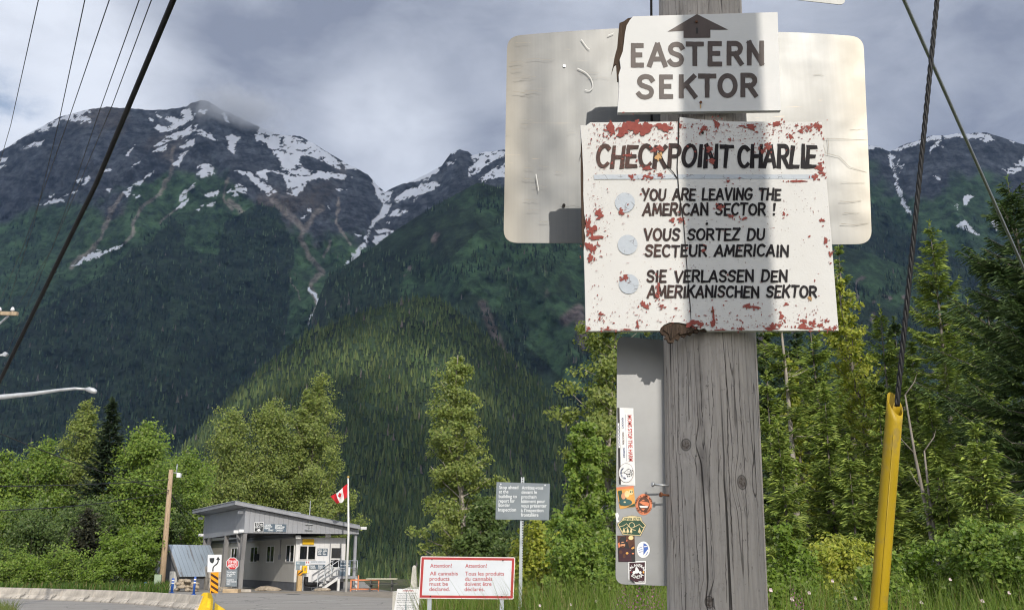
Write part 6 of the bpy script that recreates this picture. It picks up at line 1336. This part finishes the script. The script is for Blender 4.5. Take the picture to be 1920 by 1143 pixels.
SP = [('spruce top peeping above the yellow green alder', 1578, 452, 28, 62, .08, 1.0, 0), ('open topped spruce with pale bare trunk beside the twisted guy cable', 1752, 418, 21, 92, .10, 1.1, .12), ('big dark spruce filling the picture edge', 1908, 338, 17, 205, .05, 1.35, 0),
      ('thin spruce with bare grey trunk just past the post', 1462, 470, 22, 55, .25, .9, .4), ('middling spruce between post and yellow guard', 1528, 560, 24, 66, .1, 1.0, .15), ('spruce directly behind the yellow guard', 1662, 575, 23, 70, .08, 1.0, .15),
      ('shorter spruce between the guard and the open topped spruce', 1715, 640, 22, 60, .05, 1.0, .1), ('spruce in the gap left of the big dark spruce', 1822, 560, 24, 70, .05, 1.0, .1), ('low young spruce under the alder', 1590, 830, 18, 60, .03, 1.0, 0), ('low young spruce at the foot of the big dark spruce', 1770, 880, 15, 75, .03, 1.0, 0), ('bushy young spruce beneath the thin bare spruce', 1465, 790, 18, 55, .03, 1.0, .05), ('sunlit young spruce just behind the post edge', 1445, 700, 19, 50, .03, 1.1, 0), ('sunlit young spruce between the two alders', 1550, 720, 19, 55, .03, 1.1, 0), ('sunlit young spruce behind the guard shaft', 1650, 760, 18, 55, .03, 1.1, 0), ('sunlit young spruce under the open topped spruce', 1745, 740, 18, 60, .03, 1.1, 0), ('sunlit young spruce in front of the big dark spruce', 1835, 800, 14, 70, .03, 1.1, 0), ('dark back row spruce seen between post and alder', 1500, 600, 33, 70, .03, 1.1, 0), ('dark back row spruce behind the guard', 1690, 600, 34, 75, .03, 1.1, 0), ('dark back row spruce near the picture edge', 1860, 520, 34, 80, .03, 1.1, 0), ('dark back row spruce behind the alder', 1600, 590, 34, 75, .03, 1.1, 0), ('dark back row spruce behind the bare trunk', 1780, 590, 33, 75, .03, 1.1, 0), ('dark back row spruce close behind the post edge', 1430, 560, 32, 60, .03, 1.1, 0)]
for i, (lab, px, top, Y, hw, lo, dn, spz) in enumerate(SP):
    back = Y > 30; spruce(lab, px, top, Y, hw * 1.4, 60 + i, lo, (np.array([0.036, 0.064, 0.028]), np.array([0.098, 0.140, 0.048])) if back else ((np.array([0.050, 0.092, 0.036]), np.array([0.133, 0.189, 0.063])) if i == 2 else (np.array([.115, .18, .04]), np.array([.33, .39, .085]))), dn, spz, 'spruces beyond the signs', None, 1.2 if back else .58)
# dead leaning stems
for lab, P in (('dead grey leaning stem between yellow guard and big spruce', [(1697, 740), (1715, 850), (1738, 960), (1752, 1040)]), ('short dead grey fork beside the leaning stem', [(1733, 845), (1742, 930), (1748, 975)])):
    L_ = [pt(*p, 15) for p in P]; b = np.array([L_[-1][0], 15, 0]); d = thing('dead_tree', lab, 'dead tree', b); mb = MB(); mb.tube([p - b for p in L_] + [np.array([.05, 0, -.1])], [.012, .02, .03, .04, .05][:len(L_) + 1], 6)
    for j, p in enumerate(L_[:-1]): mb.tube([p - b, p - b + [.18 * (-1) ** j, 0, .22], p - b + [.26 * (-1) ** j, 0, .42]], [.012, .008, .003], 5)
    mb.build('trunk', m_dead, d)
# shrubs
def shrub(label, px, top, Y, wpx, seed, leaf, n, cols, group='shrubs on the verge'): return broadleaf(label, px, top, Y, wpx, seed, leaf, n, cols, .05, .28, 34, 'shrub', 'shrub', group, sig=.10, elev=(15, 75))
shrub('big bright green bush behind the concrete block', 243, 1030, 60, 110, 80, .16, 9000, BRIGHT)
shrub('dark low bush in front of the leafy trees, near the picture edge', 60, 1010, 64, 150, 81, .18, 7000, DKGREEN); shrub('dark low bush behind the drooping spruce', 150, 1000, 68, 150, 82, .2, 7000, DKGREEN); shrub('low green bush beside the tin roofed shed', 300, 960, 76, 120, 83, .2, 6000, DKGREEN)
for lab, px, top, Y, wd, n, cl in (('yellowish bush at the foot of the grey stop ahead sign', 1010, 1000, 17, 120, 5000, YELLOW), ('green bush between that grey sign and the sticker sign', 1085, 1000, 15, 130, 5000, GREEN), ('low dark bush behind the red bordered sign', 950, 1035, 30, 90, 3500, DKGREEN), ('leafy bush right under the sticker covered sign', 1190, 1020, 13, 130, 5500, GREEN),
                                       ('bright leafy bush beside the post', 1475, 1010, 10, 110, 4000, BRIGHT), ('leafy bush between the post and the yellow guard', 1570, 1020, 12, 130, 5000, YELLOW), ('low bush beside the yellow guard', 1715, 1045, 10, 120, 4500, BRIGHT), ('broad leafed dark bush below the big spruce', 1835, 990, 9.5, 150, 6000, GREEN), ('leafy bush at the lower corner of the picture', 1925, 1010, 9, 150, 5000, GREEN), ('low bush just behind the guard foot', 1630, 1050, 8.5, 130, 4500, GREEN), ('low bush close by the post foot', 1450, 1070, 7.5, 90, 3500, BRIGHT)):
    shrub(lab, px, top, Y, wd * 1.25, int(px), .0055 * Y ** .8 + .012, int(n * 1.8), cl)
for j, (lab, px, top, Y, wd) in enumerate((('low weedy bush behind the concrete barrier, by the picture edge', 18, 1066, 57, 60), ('low weedy bush behind the barrier beside the first one', 70, 1076, 58, 60), ('leafy low bush in front of the drooping spruce', 128, 1062, 60, 70), ('small weedy bush just left of the bright green bush', 182, 1074, 57, 50), ('small bush between the concrete block and the utility cabinet', 272, 1078, 62, 40))):
    shrub(lab, px, top, Y, wd * 1.3, 300 + j, .13, 3200, BRIGHT if j % 2 else GREEN)
# grass
def grass(name, label, n, pos, hr, wd, cols, seed):
    rg = np.random.RandomState(seed); P = pos(rg, n); n = len(P); h = hr[0] + (hr[1] - hr[0]) * rg.rand(n); a = rg.rand(n) * 6.283; d = np.stack([np.cos(a), np.sin(a), 0 * a], -1); s = np.stack([-np.sin(a), np.cos(a), 0 * a], -1); ln = rg.uniform(.1, .55, n)[:, None] * h[:, None]; up = np.array([0, 0, 1.0])
    m_ = P + up * h[:, None] * .6 + d * ln * .35; t_ = P + up * h[:, None] + d * ln; w_ = (wd * (.6 + .8 * rg.rand(n)))[:, None]
    V = np.stack([P - s * w_, P + s * w_, m_ + s * w_ * .7, m_ - s * w_ * .7, t_], 1).reshape(-1, 3); b = np.arange(n)[:, None] * 5
    Ft = np.concatenate([b + [0, 1, 2], b + [0, 2, 3], b + [3, 2, 4]]); c = cols[0] + (cols[1] - cols[0]) * rg.rand(n)[:, None]; dry = rg.rand(n) < .14; c[dry] = (.26, .22, .10)
    tag(npmesh(name, V, Ft, m_grass, None, np.repeat(c, 5, 0)), label, 'grass', None, 'stuff')
def pos_right(rg, n):
    Y = 5.5 + 24 * rg.rand(n) ** 1.3; sx_ = rg.uniform(st(735, 1100)[0], .62, n); P = np.stack([sx_ * Y, Y, 0 * Y], -1); q1 = st(1000, 1100)[0]; ok = (sx_ > q1) | ((Y > 13.5) & (Y < 25)); return P[ok & ~((sx_ < st(792, 1100)[0]) & (Y < 99))]
grass('grass', 'tall mixed grass and herbs on the verge below the signs', 60000, pos_right, (.6, 1.65), .0065, (np.array([.10, .18, .025]), np.array([.20, .27, .05])), 3)
def pos_left(rg, n):
    px = rg.uniform(-60, 320, n); Y = rg.uniform(54, 66, n); P = np.stack([st(0, 1100)[0] * 0 + (px - 960) / 1816 * Y, Y, 0 * Y], -1); return P
grass('grass', 'green roadside grass between the concrete barriers and the trees', 12000, pos_left, (.15, .75), .03, (np.array([.05, .11, .015]), np.array([.10, .17, .03])), 4)
def pos_tuft(rg, n):
    px = rg.uniform(2, 38, n); Y = rg.uniform(24.5, 27.5, n); return np.stack([(px - 960) / 1816 * Y, Y, 0 * Y], -1)
grass('grass', 'pale grass tuft at the near road edge in the lower corner', 500, pos_tuft, (.25, .8), .014, (np.array([.12, .17, .05]), np.array([.2, .24, .08])), 5)
# flowers
m_pink = mk('fireweed_pink', (.42, .11, .34), .7, .3, 30); m_wflow = mk('pale_petals', (.72, .58, .60), .7, .1); m_stem = mk('plant_stem', (.07, .11, .03), .8, .2)
rf_ = np.random.RandomState(12)
def fireweed(px, top, Y, lab):
    X = st(px, 1055)[0] * Y; h = pt(px, top, Y)[2]; t = thing('fireweed', lab, 'flower', (X, Y, 0), 0, 'pink fireweed by the sign post'); mb = MB(); mb.tube([(0, 0, 0), (.02, 0, h * .6), (0, 0, h)], [.006, .005, .002], 5)
    for i in range(14): z = h * (.25 + .035 * i); a = i * 2.4; L_ = .13; mb.add([(0, 0, z), (L_ * .5 * cos(a) - .012 * sin(a), L_ * .5 * sin(a) + .012 * cos(a), z + .03), (L_ * cos(a), L_ * sin(a), z), (L_ * .5 * cos(a) + .012 * sin(a), L_ * .5 * sin(a) - .012 * cos(a), z + .03)], [(0, 1, 2, 3)])
    mb.build('stem', m_stem, t); mb = MB()
    for i in range(46):
        f_ = i / 46; z = h - .34 + .33 * f_; r = .05 * (1 - f_) + .01; a = i * 2.4; c = np.array([r * cos(a), r * sin(a), z]); s_ = .014 * (1.2 - f_)
        u = np.array([-sin(a), cos(a), 0]) * s_; v = np.array([cos(a) * .4, sin(a) * .4, .8]) * s_; mb.add([c - u, c - v, c + u, c + v], [(0, 1, 2, 3)])
    mb.build('blossom', m_pink, t)
for i, (px, top, Y) in enumerate(((1168, 1088, 9), (1182, 1096, 9.5), (1196, 1084, 8.6), (1209, 1092, 9.2), (1224, 1086, 8.8), (1236, 1098, 9.4), (1176, 1112, 8.2), (1216, 1110, 8.4), (1158, 1104, 9.8), (1484, 1092, 8), (1496, 1104, 8.4), (1150, 1118, 8.6))):
    fireweed(px, top, Y, 'pink fireweed spike growing in the grass beside the post')
def blossom(px, py, Y, lab, r=.016):
    p = pt(px, py, Y); t = thing('wildflower', lab, 'flower', (p[0], Y, 0), 0, 'pale wild roses in the verge'); MB().tube([(0, 0, 0), (.01, 0, p[2])], .003, 4).build('stem', m_stem, t); mb = MB()
    for j in range(6):
        a = j * pi / 3; c = np.array([0, -.004 * j, p[2]]); d = np.array([cos(a), -.5, sin(a)]) * r; n_ = np.array([-sin(a), 0, cos(a)]) * r * .45; mb.add([c, c + d * .6 + n_, c + d, c + d * .6 - n_], [(0, 1, 2, 3)])
    mb.build('petals', m_wflow, t)
for px, py, Y in ((1516, 1110, 8), (1484, 1122, 7.5), (1560, 1088, 9), (1444, 1105, 7), (1602, 1120, 8), (1700, 1105, 8.5), (1726, 1128, 8), (1780, 1085, 9), (1840, 1125, 7.5), (1012, 1134, 10), (1070, 1132, 10), (1118, 1126, 10), (1660, 1085, 9), (1890, 1110, 8)): blossom(px, py, Y, 'small pale pink wild rose blossom in the verge')
